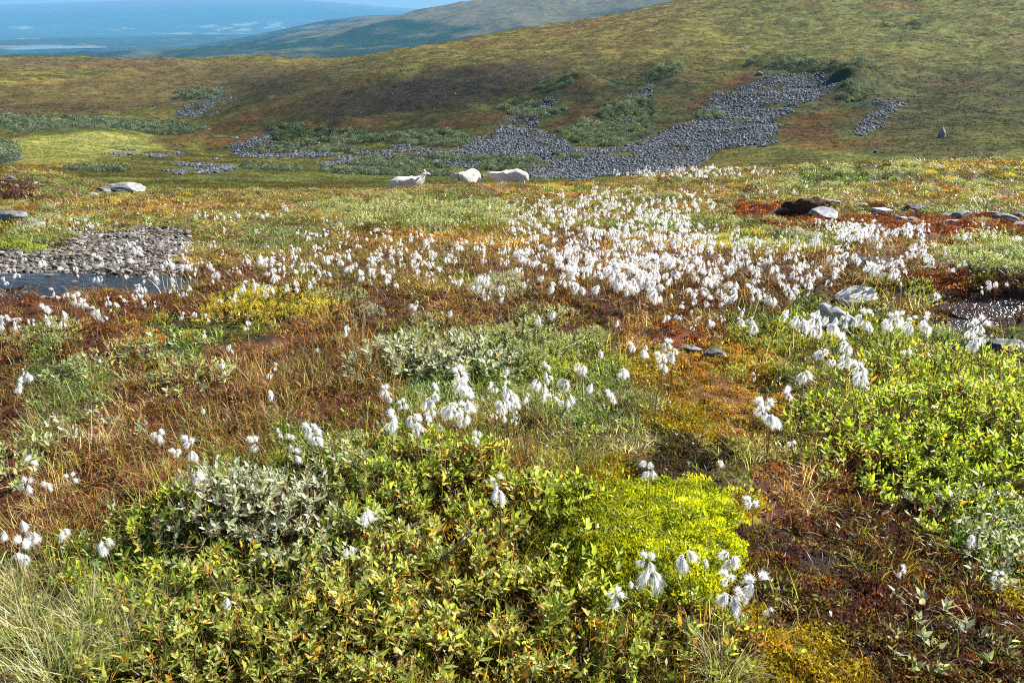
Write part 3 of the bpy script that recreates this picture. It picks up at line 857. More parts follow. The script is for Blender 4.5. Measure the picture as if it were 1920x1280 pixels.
src = [leaf_rosette(320 + k, 12, .05, .020, M_HERB) for k in range(4)]
sc_ = RNG.uniform(.7, 1.2, len(x)) * s ** .6
gn_scatter('herbs', np.stack([x, y, z + .004], -1), rand_tilt(len(x), .2), np.stack([sc_, sc_, sc_], -1), RNG.integers(0, 4, len(x)), col, src, 'small low leaves of dwarf willow and bilberry among the grass')

# ------------------------------------------------------------------ heath and willow thickets on the hill
def polar_cand(r0, r1, n, half=math.radians(37)):
    # even over the picture rather than over the land: density falls with distance
    r = np.exp(RNG.uniform(math.log(r0), math.log(r1), n)); p = RNG.uniform(-half, half, n)
    return r * np.sin(p), r * np.cos(p), r
x, y, r = polar_cand(95, 740, 150000)
z = ground_z(x, y); c = hill_color(x, y, z)
px, py, d = project(x, y, z)
px, py, d = project(x, y, base_z(x, y))
insc = scree_mask(x, y, px, py)
k = ~insc | (RNG.random(len(x)) < .10)
x, y, z, c, r = x[k], y[k], z[k], c[k], r[k]
sc_ = RNG.uniform(.5, 1.3, len(x)) * (r / 250) ** .75
src = [moss_clump(340 + k, 26, .75, .28, M_HEATH, 'heath_clump') for k in range(5)]
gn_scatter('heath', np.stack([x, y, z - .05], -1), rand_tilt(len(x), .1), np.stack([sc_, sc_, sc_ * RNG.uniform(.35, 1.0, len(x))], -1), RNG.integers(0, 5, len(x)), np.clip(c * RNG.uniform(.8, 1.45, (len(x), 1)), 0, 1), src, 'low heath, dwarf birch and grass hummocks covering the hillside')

WILLOWS = [(1140, 248, 95, 22), (840, 262, 60, 9), (740, 303, 95, 9), (950, 301, 62, 10), (1180, 212, 55, 14), (1240, 152, 34, 13), (1040, 176, 45, 7), (1155, 160, 16, 7), (1010, 213, 70, 8), (1440, 132, 36, 8), (1610, 155, 38, 14),
           (1610, 192, 42, 9), (560, 255, 60, 10), (740, 262, 130, 7), (160, 237, 170, 11), (370, 180, 45, 9), (60, 245, 50, 8), (10, 290, 26, 18), (500, 320, 60, 4), (180, 322, 60, 4), (640, 276, 50, 6), (760, 318, 160, 4), (1060, 290, 30, 5),
           (880, 290, 80, 5), (560, 270, 90, 5), (300, 250, 90, 6), (1690, 45, 50, 6), (1330, 220, 25, 5), (1490, 133, 95, 9), (1575, 150, 30, 16), (640, 250, 60, 7), (980, 192, 50, 5), (1200, 170, 18, 9)]  # thickets on the steep bank above the upper scree added to darken it as shade
x, y, r = polar_cand(120, 620, 420000)
k0 = RNG.random(len(x)) < .3; x, y, r = x[k0], y[k0], r[k0]
b_ = base_z(x, y); px, py, d = project(x, y, b_)
nn = fbm(x / 8., y / 8., 131, 3)
keep = np.zeros(len(x), bool)
for (cx, cyy, rx, ry) in WILLOWS:
    keep |= in_ell(px, py, cx, cyy, rx, ry) + 1.6 * nn < .95
keep &= RNG.random(len(x)) < .42
x, y, r = x[keep], y[keep], r[keep]; z = ground_z(x, y)
c = np.array([.135, .165, .10]) * RNG.uniform(.5, 1.7, (len(x), 1)) * np.array([1, 1, 1]) + RNG.normal(0, .01, (len(x), 3))
px, py, d = project(x, y, z)
dk = (((in_ell(px, py, 1240, 152, 45, 18) < 1) | (in_ell(px, py, 1040, 176, 55, 10) < 1) | (in_ell(px, py, 1440, 132, 45, 12) < 1) | (in_ell(px, py, 560, 250, 70, 14) < 1) | (in_ell(px, py, 1510, 133, 110, 14) < 1) | (in_ell(px, py, 1200, 170, 30, 14) < 1)))  # willows to darken; over the steep bank this paints its shade
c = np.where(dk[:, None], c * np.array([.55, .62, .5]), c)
src = [moss_clump(350 + k, 110, 1.0, 1.0, M_HEATH, 'willow_clump') for k in range(4)]
sc_ = RNG.uniform(.8, 1.5, len(x)) * (r / 260) ** .6
print('hill willow', len(x))
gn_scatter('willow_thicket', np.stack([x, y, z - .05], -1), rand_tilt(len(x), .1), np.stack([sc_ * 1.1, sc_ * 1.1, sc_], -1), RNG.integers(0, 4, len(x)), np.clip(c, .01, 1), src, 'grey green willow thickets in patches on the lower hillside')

# ------------------------------------------------------------------ rocks
def ico(sub):
    t = (1 + 5 ** .5) / 2
    v = [(-1, t, 0), (1, t, 0), (-1, -t, 0), (1, -t, 0), (0, -1, t), (0, 1, t), (0, -1, -t), (0, 1, -t), (t, 0, -1), (t, 0, 1), (-t, 0, -1), (-t, 0, 1)]
    v = [np.array(p) / np.linalg.norm(p) for p in v]
    f = [(0, 11, 5), (0, 5, 1), (0, 1, 7), (0, 7, 10), (0, 10, 11), (1, 5, 9), (5, 11, 4), (11, 10, 2), (10, 7, 6), (7, 1, 8), (3, 9, 4), (3, 4, 2), (3, 2, 6), (3, 6, 8), (3, 8, 9), (4, 9, 5), (2, 4, 11), (6, 2, 10), (8, 6, 7), (9, 8, 1)]
    for _ in range(sub):
        cache = {}; nf = []
        def mid(a, b):
            k = (min(a, b), max(a, b))
            if k not in cache:
                m = v[a] + v[b]; v.append(m / np.linalg.norm(m)); cache[k] = len(v) - 1
            return cache[k]
        for a, b, c in f:
            ab, bc, ca = mid(a, b), mid(b, c), mid(c, a)
            nf += [(a, ab, ca), (b, bc, ab), (c, ca, bc), (ab, bc, ca)]
        f = nf
    return np.array(v), np.array(f)
ICO = {k: ico(k) for k in (1, 2, 3, 4)}


def rock_mesh(seed, sub, dims, mat, cuts=9, rough=.06, name='rock', smooth=False, flat_top=None):
    rg = np.random.default_rng(seed)
    V, Fc = ICO[sub]; V = V.copy()
    for k in range(cuts):
        n = rg.normal(size=3); n /= np.linalg.norm(n); d = rg.uniform(.45, .85)
        if flat_top and k == 0: n = np.array([0.1, -.15, 1.]); n /= np.linalg.norm(n); d = flat_top
        s = V @ n; ex = np.maximum(s - d, 0); V = V - ex[:, None] * n
    r = fbm(V[:, 0] * 2 + seed, V[:, 1] * 2 + V[:, 2] * 1.7, seed, 3)
    V = V * (1 + rough * 3 * r[:, None])
    if sub >= 3:      # layered ledges
        V[:, 2] += .035 * np.sin(V[:, 2] * 16 + 3 * V[:, 0] + seed)
        V *= (1 + .05 * fbm(V[:, 0] * 7 + seed, V[:, 1] * 7 + V[:, 2] * 5, seed + 3, 3))[:, None]
    V = V * np.array(dims)
    return mesh_np(name, V, Fc, [mat], smooth)

# scree: the 300 stones that show largest singly, the rest as one
cand = polar_cand(120, 520, 900000)
x, y, r = cand
b_ = base_z(x, y); px, py, d = project(x, y, b_)
pre = RNG.random(len(x)) < .01
for poly in SCREES:
    pa = np.array(poly); pre |= (px > pa[:, 0].min() - 30) & (px < pa[:, 0].max() + 30) & (py > pa[:, 1].min() - 18) & (py < pa[:, 1].max() + 18)
x, y, r, px, py = x[pre], y[pre], r[pre], px[pre], py[pre]
keep = scree_mask(x, y, px, py)
for (cx, cyy, rx, ry) in WILLOWS[:16]: keep &= ~(in_ell(px, py, cx, cyy, rx * .8, ry * .8) < .8)
keep &= RNG.random(len(x)) < .92
def pre_near(px, py):
    m = np.zeros(len(px), bool)
    for poly in SCREES:
        pa = np.array(poly); m |= (px > pa[:, 0].min() - 30) & (px < pa[:, 0].max() + 30) & (py > pa[:, 1].min() - 18) & (py < pa[:, 1].max() + 18)
    return m
sp = np.zeros(len(x), bool)
for poly in SPARSE: sp |= in_poly(px, py, poly)
sp &= (RNG.random(len(x)) < .45) & ~pre_near(px, py)
keep |= sp
x, y, r = x[keep], y[keep], r[keep]; z = ground_z(x, y)
size = RNG.lognormal(-1.66, .66, len(x)) * (r / 220) ** .35
size = np.minimum(size * .76, .5 * (r / 220) ** .5)
SR = [rock_mesh(400 + k, 1, (1, .8, .62), M_SCREE, 6, .05, 'boulder') for k in range(7)]
order = np.argsort(-size / r)
big, rest = order[:230], order[230:]
n = len(rest)
rot = np.stack([RNG.normal(0, .5, n), RNG.normal(0, .5, n), RNG.uniform(0, 6.28, n)], -1)
s3 = size[rest, None] * np.ones(3)
gn_scatter('scree', np.stack([x, y, z + size * .15], -1)[rest], rot, s3, RNG.integers(0, 7, n), np.ones((n, 3)) * .3, SR, 'fields of grey frost-broken stones on the lower hillside')
print('scree', n)
FIELD = ['the long lower scree', 'the broad upper right scree tongue', 'the small scree above the middle of the slope', 'the narrow scree below the dark willow', 'the small scree at the far right', 'the scree in the left gully', 'the stony patch beside the green bog', 'the stone band in front of the left bog', 'the scree end below the rust slope']
bpx, bpy_, _ = project(x[big], y[big], z[big])
fld = np.full(len(big), -1)
for fi, poly in enumerate(SCREES): fld[in_poly(bpx, bpy_, poly)] = fi
for i, fi in zip(big, fld):
    fl = FIELD[fi] if fi >= 0 else ('the open heath of the right slope' if x[i] > 30 else 'the open heath of the left slope')
    o = link('boulder', SR[RNG.integers(0, 7)], loc=(x[i], y[i], z[i] + size[i] * .2), rot=(RNG.normal(0, .4), RNG.normal(0, .4), RNG.uniform(0, 6.28)), scl=float(size[i]))
    tag(o, 'larger grey boulder in ' + fl, 'boulder', 'larger boulders in ' + fl)


def put_rock(px, py, wpx, mat, label, dims=(1, .7, .4), seed=0, sub=3, rotz=0., tilt=(0, 0), cat='rock', group=None, sink=.35, flat=None, rmax=60., rmin=1.0, name='rock', cuts=9, rough=.05, taper=0.):
    X, Y, ok = locate([px], [py], rmin, rmax); X = float(X[0]); Y = float(Y[0]); Z = float(ground_z(X, Y))
    _, _, dep = project(X, Y, Z)
    w = wpx * float(dep) / F / 2
    me = rock_mesh(seed, sub, tuple(w * k / dims[0] for k in dims), mat, cuts, rough, 'rock', False, flat)
    if taper:
        for v_ in me.vertices:
            kz = 1 - taper * (v_.co.z / (w * dims[2] / dims[0]) + 1) / 2
            v_.co.x *= kz; v_.co.y *= kz
    o = link(name, me, loc=(X, Y, Z + w * dims[2] / dims[0] * (1 - 2 * sink)), rot=(tilt[0], tilt[1], rotz))
    return tag(o, label, cat, group)

put_rock(1608, 562, 92, M_ROCK_PALE, 'flat pale grey slab with a layered surface beside the wet mud on the right', (1, .75, .32), 11, 4, .2, (.12, -.05), flat=.5, sink=.3, name='slab')
put_rock(1572, 612, 105, M_ROCK_PALE, 'pointed pale boulder ridge leaning behind the cotton grass below the flat slab', (1, .5, .45), 12, 4, -.7, (.0, .35), sink=.3)
put_rock(1480, 398, 62, M_ROCK, 'grey slab at the left end of the peaty boulder group', (1, .6, .36), 13, 3, .1, (.1, 0), name='slab')
put_rock(1548, 408, 62, M_ROCK, 'light streaked boulder on the right side of the peat hummock', (1, .7, .5), 14, 3, -.5)
put_rock(1558, 384, 48, M_ROCK, 'blocky grey stone at the upper right of the peaty boulder group', (1, .6, .45), 15, 3, .1, flat=.6)
put_rock(1512, 396, 84, mat_plain('dark_peat', (.085, .055, .035), .95, .05, (16, .12)), 'dark brown peat hummock between the grey boulders on the right', (1, .7, .55), 16, 4, -.2, cat='peat hummock', name='peat_hummock', cuts=1, rough=.13)
put_rock(242, 362, 104, M_ROCK_PALE, 'long low whale-backed pale boulder on the left brow', (1, .45, .24), 17, 4, -.12, sink=.24)
put_rock(196, 362, 32, M_ROCK, 'small upright stone against the left end of the long pale boulder', (1, .5, .6), 18, 3)
put_rock(172, 366, 22, M_ROCK_PALE, 'small cream white stone on the left brow', (1, .6, .4), 19, 2)
put_rock(12, 418, 90, M_ROCK, 'smooth grey boulder cut by the left edge above the willow', (1, .7, .42), 20, 4, .1)
put_rock(66, 424, 46, M_ROCK, 'grey stone half hidden in the sage willow on the left', (1, .6, .35), 21, 3)
put_rock(1182, 782, 34, M_ROCK, 'small flat lichened stone lying alone in the mossy grass', (1, .6, .22), 22, 3, .4)
put_rock(1752, 503, 44, M_ROCK_PALE, 'thin pale slab on the orange moss above the wet mud', (1, .6, .22), 23, 3, name='slab')
put_rock(858, 366, 18, M_ROCK_PALE, 'pale stone on the brow just in front of the middle sheep', (1, .6, .35), 24, 2)
put_rock(833, 366, 10, M_ROCK_PALE, 'tiny white stone on the brow left of the middle sheep', (1, .7, .6), 25, 2)
put_rock(1345, 668, 60, M_ROCK_DARK, 'dark peaty stone in the rust moss left of the green willow', (1, .6, .4), 26, 3, .5, (.2, .1))
put_rock(1296, 655, 70, M_ROCK, 'low grey streaked stone half sunk in the rust red moss', (1, .4, .2), 27, 3, -.5)
put_rock(1880, 652, 80, M_ROCK_DARK, 'black wet stone at the right edge below the mud', (1, .6, .4), 28, 3)
put_rock(1765, 258, 26, M_ROCK, 'pointed triangular boulder standing alone on the right hillside', (1, .8, 1.1), 29, 2, .4, cat='boulder', rmin=110, rmax=600, sink=.25, name='boulder', cuts=5, taper=.8)
put_rock(1424, 141, 14, M_SCREE, 'rounded boulder above the upper scree on the right hillside', (1, .8, .7), 30, 2, cat='boulder', rmin=110, rmax=900, name='boulder')
for k, (px, py, w, lb) in enumerate([(1352, 366, 14, 'small dark stone at the left end of the rust strip'), (1398, 374, 20, 'low dark stone in the rust strip left of the boulder group'), (1435, 386, 22, 'pale flat stone just left of the boulder group'),
        (1612, 388, 26, 'flat blue grey stone just right of the boulder group'), (1635, 384, 14, 'little pale stone right of the boulder group'), (1655, 402, 40, 'wedge shaped pale grey stone in the rust strip'),
        (1690, 389, 14, 'small stone behind the wedge shaped grey stone'), (1708, 396, 42, 'long low grey slab in the middle of the rust strip'), (1735, 393, 18, 'small dark stone beside the long low grey slab'),
        (1690, 413, 26, 'pale stone at the lower edge of the rust strip, left part'), (1707, 418, 30, 'dark split stone at the lower edge of the rust strip'), (1778, 406, 20, 'bluish pale stone beside the low bush in the rust strip'),
        (1800, 412, 46, 'thin flat slab in the right part of the rust strip'), (1778, 422, 36, 'dark tilted slab behind the cotton grass row'), (1862, 408, 30, 'grey stone near the right end of the rust strip'),
        (1885, 420, 50, 'big dark stone near the right frame edge in the rust strip'), (1915, 412, 36, 'flat grey slab touching the right frame edge'), (1912, 430, 50, 'dark blue grey boulder cut by the right frame edge'),
        (1850, 428, 30, 'small pale flat stone left of the dark boulder at the right edge'), (1820, 396, 14, 'tiny grey stone at the back of the rust strip')]):
    put_rock(px, py, w * 1.15, [M_ROCK, M_ROCK_DARK, M_ROCK_PALE][k % 3 if k % 3 != 2 or k % 2 else 0], lb, (1, .6, .42), 500 + k, 3, RNG.uniform(-.5, .5), (RNG.normal(0, .12), RNG.normal(0, .12)), name='stone', sink=.24)
for k, (px, py, w) in enumerate([(20, 335, 22), (45, 338, 16), (62, 345, 20), (80, 350, 14), (30, 350, 18), (8, 345, 20), (95, 357, 14), (55, 357, 12), (72, 338, 10), (15, 358, 12)]):
    put_rock(px, py, w, [M_ROCK, M_PEBBLE, M_ROCK_PALE][k % 3], 'angular slab in the stony mound at the upper left edge', (1, .6, .35), 540 + k, 2, RNG.uniform(-1, 1), (RNG.normal(0, .3), RNG.normal(0, .3)), name='stone', group='slabs of the stony mound on the left brow')

# gravel bar of the stream
PB = [rock_mesh(600 + k, 1, (1, RNG.uniform(.55, .85), RNG.uniform(.3, .5)), M_PEBBLE, 9, .09, 'pebble') for k in range(8)]
n = 17000
gr_ = np.sqrt(RNG.uniform(4.6 ** 2, 9.5 ** 2, n * 3)); gp_ = RNG.uniform(math.radians(-48), math.radians(-17), n * 3)
gx, gy = gr_ * np.sin(gp_), gr_ * np.cos(gp_)
px, py, d = project(gx, gy, base_z(gx, gy))
k = (px > -700) & (px < 420) & (py > 420) & (py < 556); gx, gy, px, py = gx[k], gy[k], px[k], py[k]; n = len(gx)
gz = ground_z(gx, gy)
q1 = in_ell(px, py, 215, 468, 150, 44, .06) + 1.0 * fbm(gx / .3, gy / .3, 151, 3)
q2 = in_ell(px, py, 60, 510, 140, 20, 0) + 1.0 * fbm(gx / .3, gy / .3, 152, 3)
q3 = in_ell(px, py, 40, 548, 110, 12, 0) + 1.0 * fbm(gx / .3, gy / .3, 153, 3)
zv = zone_at(gx, gy, gz)
k = (q1 < 1) | (q2 < 1.0) | (zv == TYPES.index('v')) | ((q3 < .8) & (RNG.random(n) < .4))
gx, gy, gz, px, py = gx[k], gy[k], gz[k], px[k], py[k]
gs = RNG.lognormal(-4.45, .5, len(gx)) * .9
gs = np.minimum(gs, .035)
o_ = np.argsort(-gs)
bigp, rst = o_[:90], o_[90:]
m = len(rst)
gn_scatter('gravel', np.stack([gx, gy, gz + gs * .2], -1)[rst], rand_tilt(m, .3), gs[rst, None] * np.ones(3), RNG.integers(0, 8, m), np.ones((m, 3)), PB, 'pale brown and grey gravel bar beside the stream')
for i in bigp:
    o = link('pebble', PB[RNG.integers(0, 6)], loc=(gx[i], gy[i], gz[i] + gs[i] * .3), rot=(RNG.normal(0, .2), RNG.normal(0, .2), RNG.uniform(0, 6.28)), scl=float(gs[i] * 1.25))
    tag(o, 'larger flat pebble on the gravel bar beside the stream', 'pebble', 'larger pebbles on the gravel bar')
print('gravel', m)
put_rock(95, 520, 34, M_PEBBLE, 'rounded cream cobble at the water edge of the stream', (1, .7, .4), 620, 3, cat='cobble', name='cobble')
put_rock(98, 538, 44, M_PEBBLE, 'flat brown cobble half under the grass below the cream one', (1, .6, .25), 621, 3, cat='cobble', name='cobble')
put_rock(182, 487, 16, M_ROCK_PALE, 'upright white cobble in the middle of the gravel bar', (1, .7, .9), 622, 3, cat='cobble', name='cobble')

# water sheets, lying in hollows of the ground
def water_sheet(name, k, mat, lift, label):
    (cx, cyy, rx, ry, dep) = POOLS[k]
    n1, n2 = 160, 90
    PXg, PYg = np.meshgrid(np.linspace(cx - rx * 1.35, cx + rx * 1.35, n1), np.linspace(cyy - ry * 1.35, cyy + ry * 1.35, n2), indexing='ij')
    gx_, gy_, _ = locate_base(PXg.ravel(), PYg.ravel(), base_z, 2., 30., 300)
    bz = base_z(gx_, gy_); gz_ = ground_z(gx_, gy_)
    ppx, ppy, _ = project(gx_, gy_, bz)
    q = np.sqrt(((ppx - cx) / rx) ** 2 + ((ppy - cyy) / ry) ** 2) + 0.35 * fbm(gx_ / 0.4, gy_ / 0.4, 77, 3)
    okv = (q < 1.05)
    idx = np.arange(n1 * n2).reshape(n1, n2)
    Q = np.stack([idx[:-1, :-1], idx[:-1, 1:], idx[1:, 1:], idx[1:, :-1]], -1).reshape(-1, 4)
    Q = Q[okv[Q].all(1)]
    used = np.unique(Q); remap = np.zeros(n1 * n2, int); remap[used] = np.arange(len(used))
    V = np.stack([gx_, gy_, bz + lift], -1)[used]
    o = link(name, mesh_np(name, V, remap[Q], [mat], True)); o['kind'] = 'structure'; o['label'] = label
water_sheet('stream_water', 0, M_WATER, -.026, 'shallow blue stream running past the gravel bar on the left')
for k, lb in ((1, 'small wet pool beside the little willow on the right'), (2, 'shiny wet mud pool at the right edge'), (3, 'narrow wet pool below the larger one on the right'), (4, 'thin wet film behind the cotton grass on the right')):
    water_sheet('bog_pool', k, M_POOL, -.008, lb)

# the stream far down in the bog on the left
bt = np.linspace(0, 1, 40)
sx, sy, _ = locate(np.interp(bt, [0, .2, .45, .7, 1], [24, 34, 28, 33, -14]), np.interp(bt, [0, .2, .45, .7, 1], [288, 291, 295, 300, 306]), 100., 500.)
V = []; Fc = []
for i in range(len(sx)):
    V += [(sx[i] + e, sy[i], float(ground_z(sx[i] + e, sy[i])) + .12) for e in (-.8, .8)]
    if i: Fc.append((2 * i - 2, 2 * i - 1, 2 * i + 1, 2 * i))
o = link('brook_water', mesh_np('brook_water', V, Fc, [M_WATER])); o['kind'] = 'structure'

# ------------------------------------------------------------------ willow shrubs
def leaf_mesh(seed, detail=True):
    rg = np.random.default_rng(seed)
    # length 1 along y, folded on the midrib, tip bending
    w = rg.uniform(.17, .23)
    ys = [0, .28, .6, 1.0]; ws = [.02, w, w * .82, 0]; fold = .30
    b = rg.uniform(-.1, .25)
    V = []; Fc = []
    for yv, wv in zip(ys, ws):
        zc = -b * yv * yv
        V += [(-wv, yv, zc + fold * wv), (0, yv, zc), (wv, yv, zc + fold * wv)] if yv < 1 else [(0, yv, zc)]
    Fc = [(0, 1, 4), (0, 4, 3), (1, 2, 5), (1, 5, 4), (3, 4, 7), (3, 7, 6), (4, 5, 8), (4, 8, 7), (6, 7, 9), (7, 8, 9)]
    return np.array(V), np.array(Fc)
LEAFV = [leaf_mesh(k) for k in range(3)]
LOWLEAF = (np.array([(0, 0, 0), (.2, .45, .05), (0, 1, -.08), (-.2, .45, .05)]), np.array([(0, 1, 2), (0, 2, 3)]))


def shrub_layout(seed, R, H, nsh, L, kind, per=(6, 10), yl=0.0):
    """leaf matrices (n,3,3), origins, colour values, and twig polylines"""
    rg = np.random.default_rng(seed)
    mats, org, val, twigs = [], [], [], []
    ph = rg.uniform(0, 6.28)
    for s in range(nsh):
        a = rg.uniform(0, 2 * math.pi); q = math.sqrt(rg.random()); edge = 1 + .22 * math.sin(3 * a + ph) + .12 * math.sin(5 * a + 2 * ph)
        rr = q * R * edge
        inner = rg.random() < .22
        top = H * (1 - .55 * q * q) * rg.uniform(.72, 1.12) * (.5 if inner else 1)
        tip = Vector((rr * math.cos(a), rr * math.sin(a), top))
        d = Vector((math.cos(a) * q * .75 + rg.normal(0, .22), math.sin(a) * q * .75 + rg.normal(0, .22), 1.0)).normalized()
        SL = L * rg.uniform(1.3, 2.2)
        b0 = tip - d * SL
        root = Vector((b0.x * .55, b0.y * .55, -.01))
        twigs.append((root, (root + b0) * .5 + Vector((rg.normal(0, .012), rg.normal(0, .012), -.01)), b0, tip))
        tz = rg.random()
        n = int(rg.integers(*per)); a0 = rg.uniform(0, 6.28)
        ax = d.orthogonal().normalized(); ay = d.cross(ax)
        old = rg.random() < .23; ssc = rg.uniform(.7, 1.2)
        for k in range(n):
            f = k / (n - 1)
            p = b0 + d * SL * f
            az = a0 + k * 2.39996
            side = ax * math.cos(az) + ay * math.sin(az)
            sp = math.radians(rg.uniform(42, 68) * (1 - .62 * f) + 8)
            ld = (d * math.cos(sp) + side * math.sin(sp)).normalized()
            nrm = (d - ld * d.dot(ld)); nrm.normalize()
            nrm = (nrm + side.cross(ld) * rg.normal(0, .35)).normalized()
            xr = ld.cross(nrm).normalized(); nrm = xr.cross(ld)
            ll = L * (0.62 + .55 * math.sin(math.pi * min(.95, f * .9 + .12))) * rg.uniform(.75, 1.15) * ssc
            mats.append(np.array([xr, ld, nrm]).T * ll); org.append(p)
            v = .10 + .56 * rg.random() + .14 * tz + (.12 if f < .3 else 0)
            if f < .35 and old: v = rg.uniform(.74, .97)
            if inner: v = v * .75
            if rg.random() < yl * .6: v = rg.uniform(.70, .95)
            if rg.random() < .02: v = .99
            val.append(v)
    return np.array(mats), np.array([tuple(p) for p in org]), np.array(val), twigs


def merge_leaves(name, mats, org, val, lowpoly, mat):
    if lowpoly:
        tv, tf = LOWLEAF; groups = [(tv, tf, np.arange(len(org)))]
    else:
        which = np.arange(len(org)) % 3
        groups = [(LEAFV[k][0], LEAFV[k][1], np.where(which == k)[0]) for k in range(3)]
    Vs, Fs, Rs, off = [], [], [], 0
    for tv, tf, ii in groups:
        if not len(ii): continue
        v = np.einsum('nij,kj->nki', mats[ii], tv) + org[ii][:, None, :]
        f = tf[None] + (np.arange(len(ii)) * len(tv))[:, None, None] + off
        Vs.append(v.reshape(-1, 3)); Fs.append(f.reshape(-1, 3)); Rs.append(np.repeat(val[ii], len(tv))); off += len(ii) * len(tv)
    return mesh_np(name, np.concatenate(Vs), np.concatenate(Fs), [mat], False, {'rnd': ('FLOAT', 'POINT', np.concatenate(Rs))})


def tubes(name, lines, r0, r1, mat, sides=3):
    V = []; Fc = []
    for ln in lines:
        n = len(ln); base = len(V)
        for i, p in enumerate(ln):
            t = (Vector(ln[min(i + 1, n - 1)]) - Vector(ln[max(i - 1, 0)])).normalized()
            a = t.orthogonal().normalized(); b = t.cross(a); rr = r0 + (r1 - r0) * i / (n - 1)
            for k in range(sides):
                an = 2 * math.pi * k / sides
                V.append(tuple(Vector(p) + a * math.cos(an) * rr + b * math.sin(an) * rr))
        for i in range(n - 1):
            for k in range(sides):
                q = base + i * sides; Fc.append((q + k, q + (k + 1) % sides, q + sides + (k + 1) % sides, q + sides + k))
    return mesh_np(name, V, Fc, [mat])


LEAF_ME = {}
def leaf_obj_mesh(kind, k):
    if (kind, k) not in LEAF_ME:
        LEAF_ME[(kind, k)] = mesh_np('leaf', LEAFV[k][0], LEAFV[k][1], [M_LEAF[kind]])
    return LEAF_ME[(kind, k)]

ZERO = (0, 0, 0, 1)
def near_shrub(px, py, Rw, Hw, kind, label, seed, nsh, nleaf=160, L=.030, yl=0.0, group=None):
    X, Y, ok = locate([px], [py]); X, Y = float(X[0]), float(Y[0]); Z = float(ground_z(X, Y))
    root = link('willow_shrub', None, loc=(X, Y, Z))
    tag(root, label, 'shrub', group)
    mats, org, val, twigs = shrub_layout(seed, Rw, Hw, nsh, L, kind, yl=yl)
    # follow the ground under the shrub
    dz = ground_z(X + org[:, 0], Y + org[:, 1]) - Z
    org[:, 2] += dz
    b = link('branches', tubes('branches', [[tuple(p) for p in t] for t in twigs], .0030, .0012, M_TWIG), root)
    b.color = ZERO
    # leaves that show largest: near the camera and high in the crown
    cx = X + org[:, 0]; cyy = Y + org[:, 1]; cz = Z + org[:, 2]
    _, _, dd = project(cx, cyy, cz)
    score = (org[:, 2] - dz) / Hw - dd * .4 + np.random.default_rng(seed).random(len(org)) * .25
    ii = np.argsort(-score)
    sel, rest = ii[:nleaf], ii[nleaf:]
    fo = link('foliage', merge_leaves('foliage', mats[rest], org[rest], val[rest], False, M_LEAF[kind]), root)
    fo.color = ZERO; fo['kind'] = 'stuff'
    for j in sel:
        o = bpy.data.objects.new('leaf', leaf_obj_mesh(kind, int(j) % 3))
        COL.objects.link(o); o.parent = root
        M = Matrix([[*mats[j][0], org[j][0]], [*mats[j][1], org[j][1]], [*mats[j][2], org[j][2]], [0, 0, 0, 1]])
        o.matrix_local = M
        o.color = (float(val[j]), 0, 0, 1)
    return root

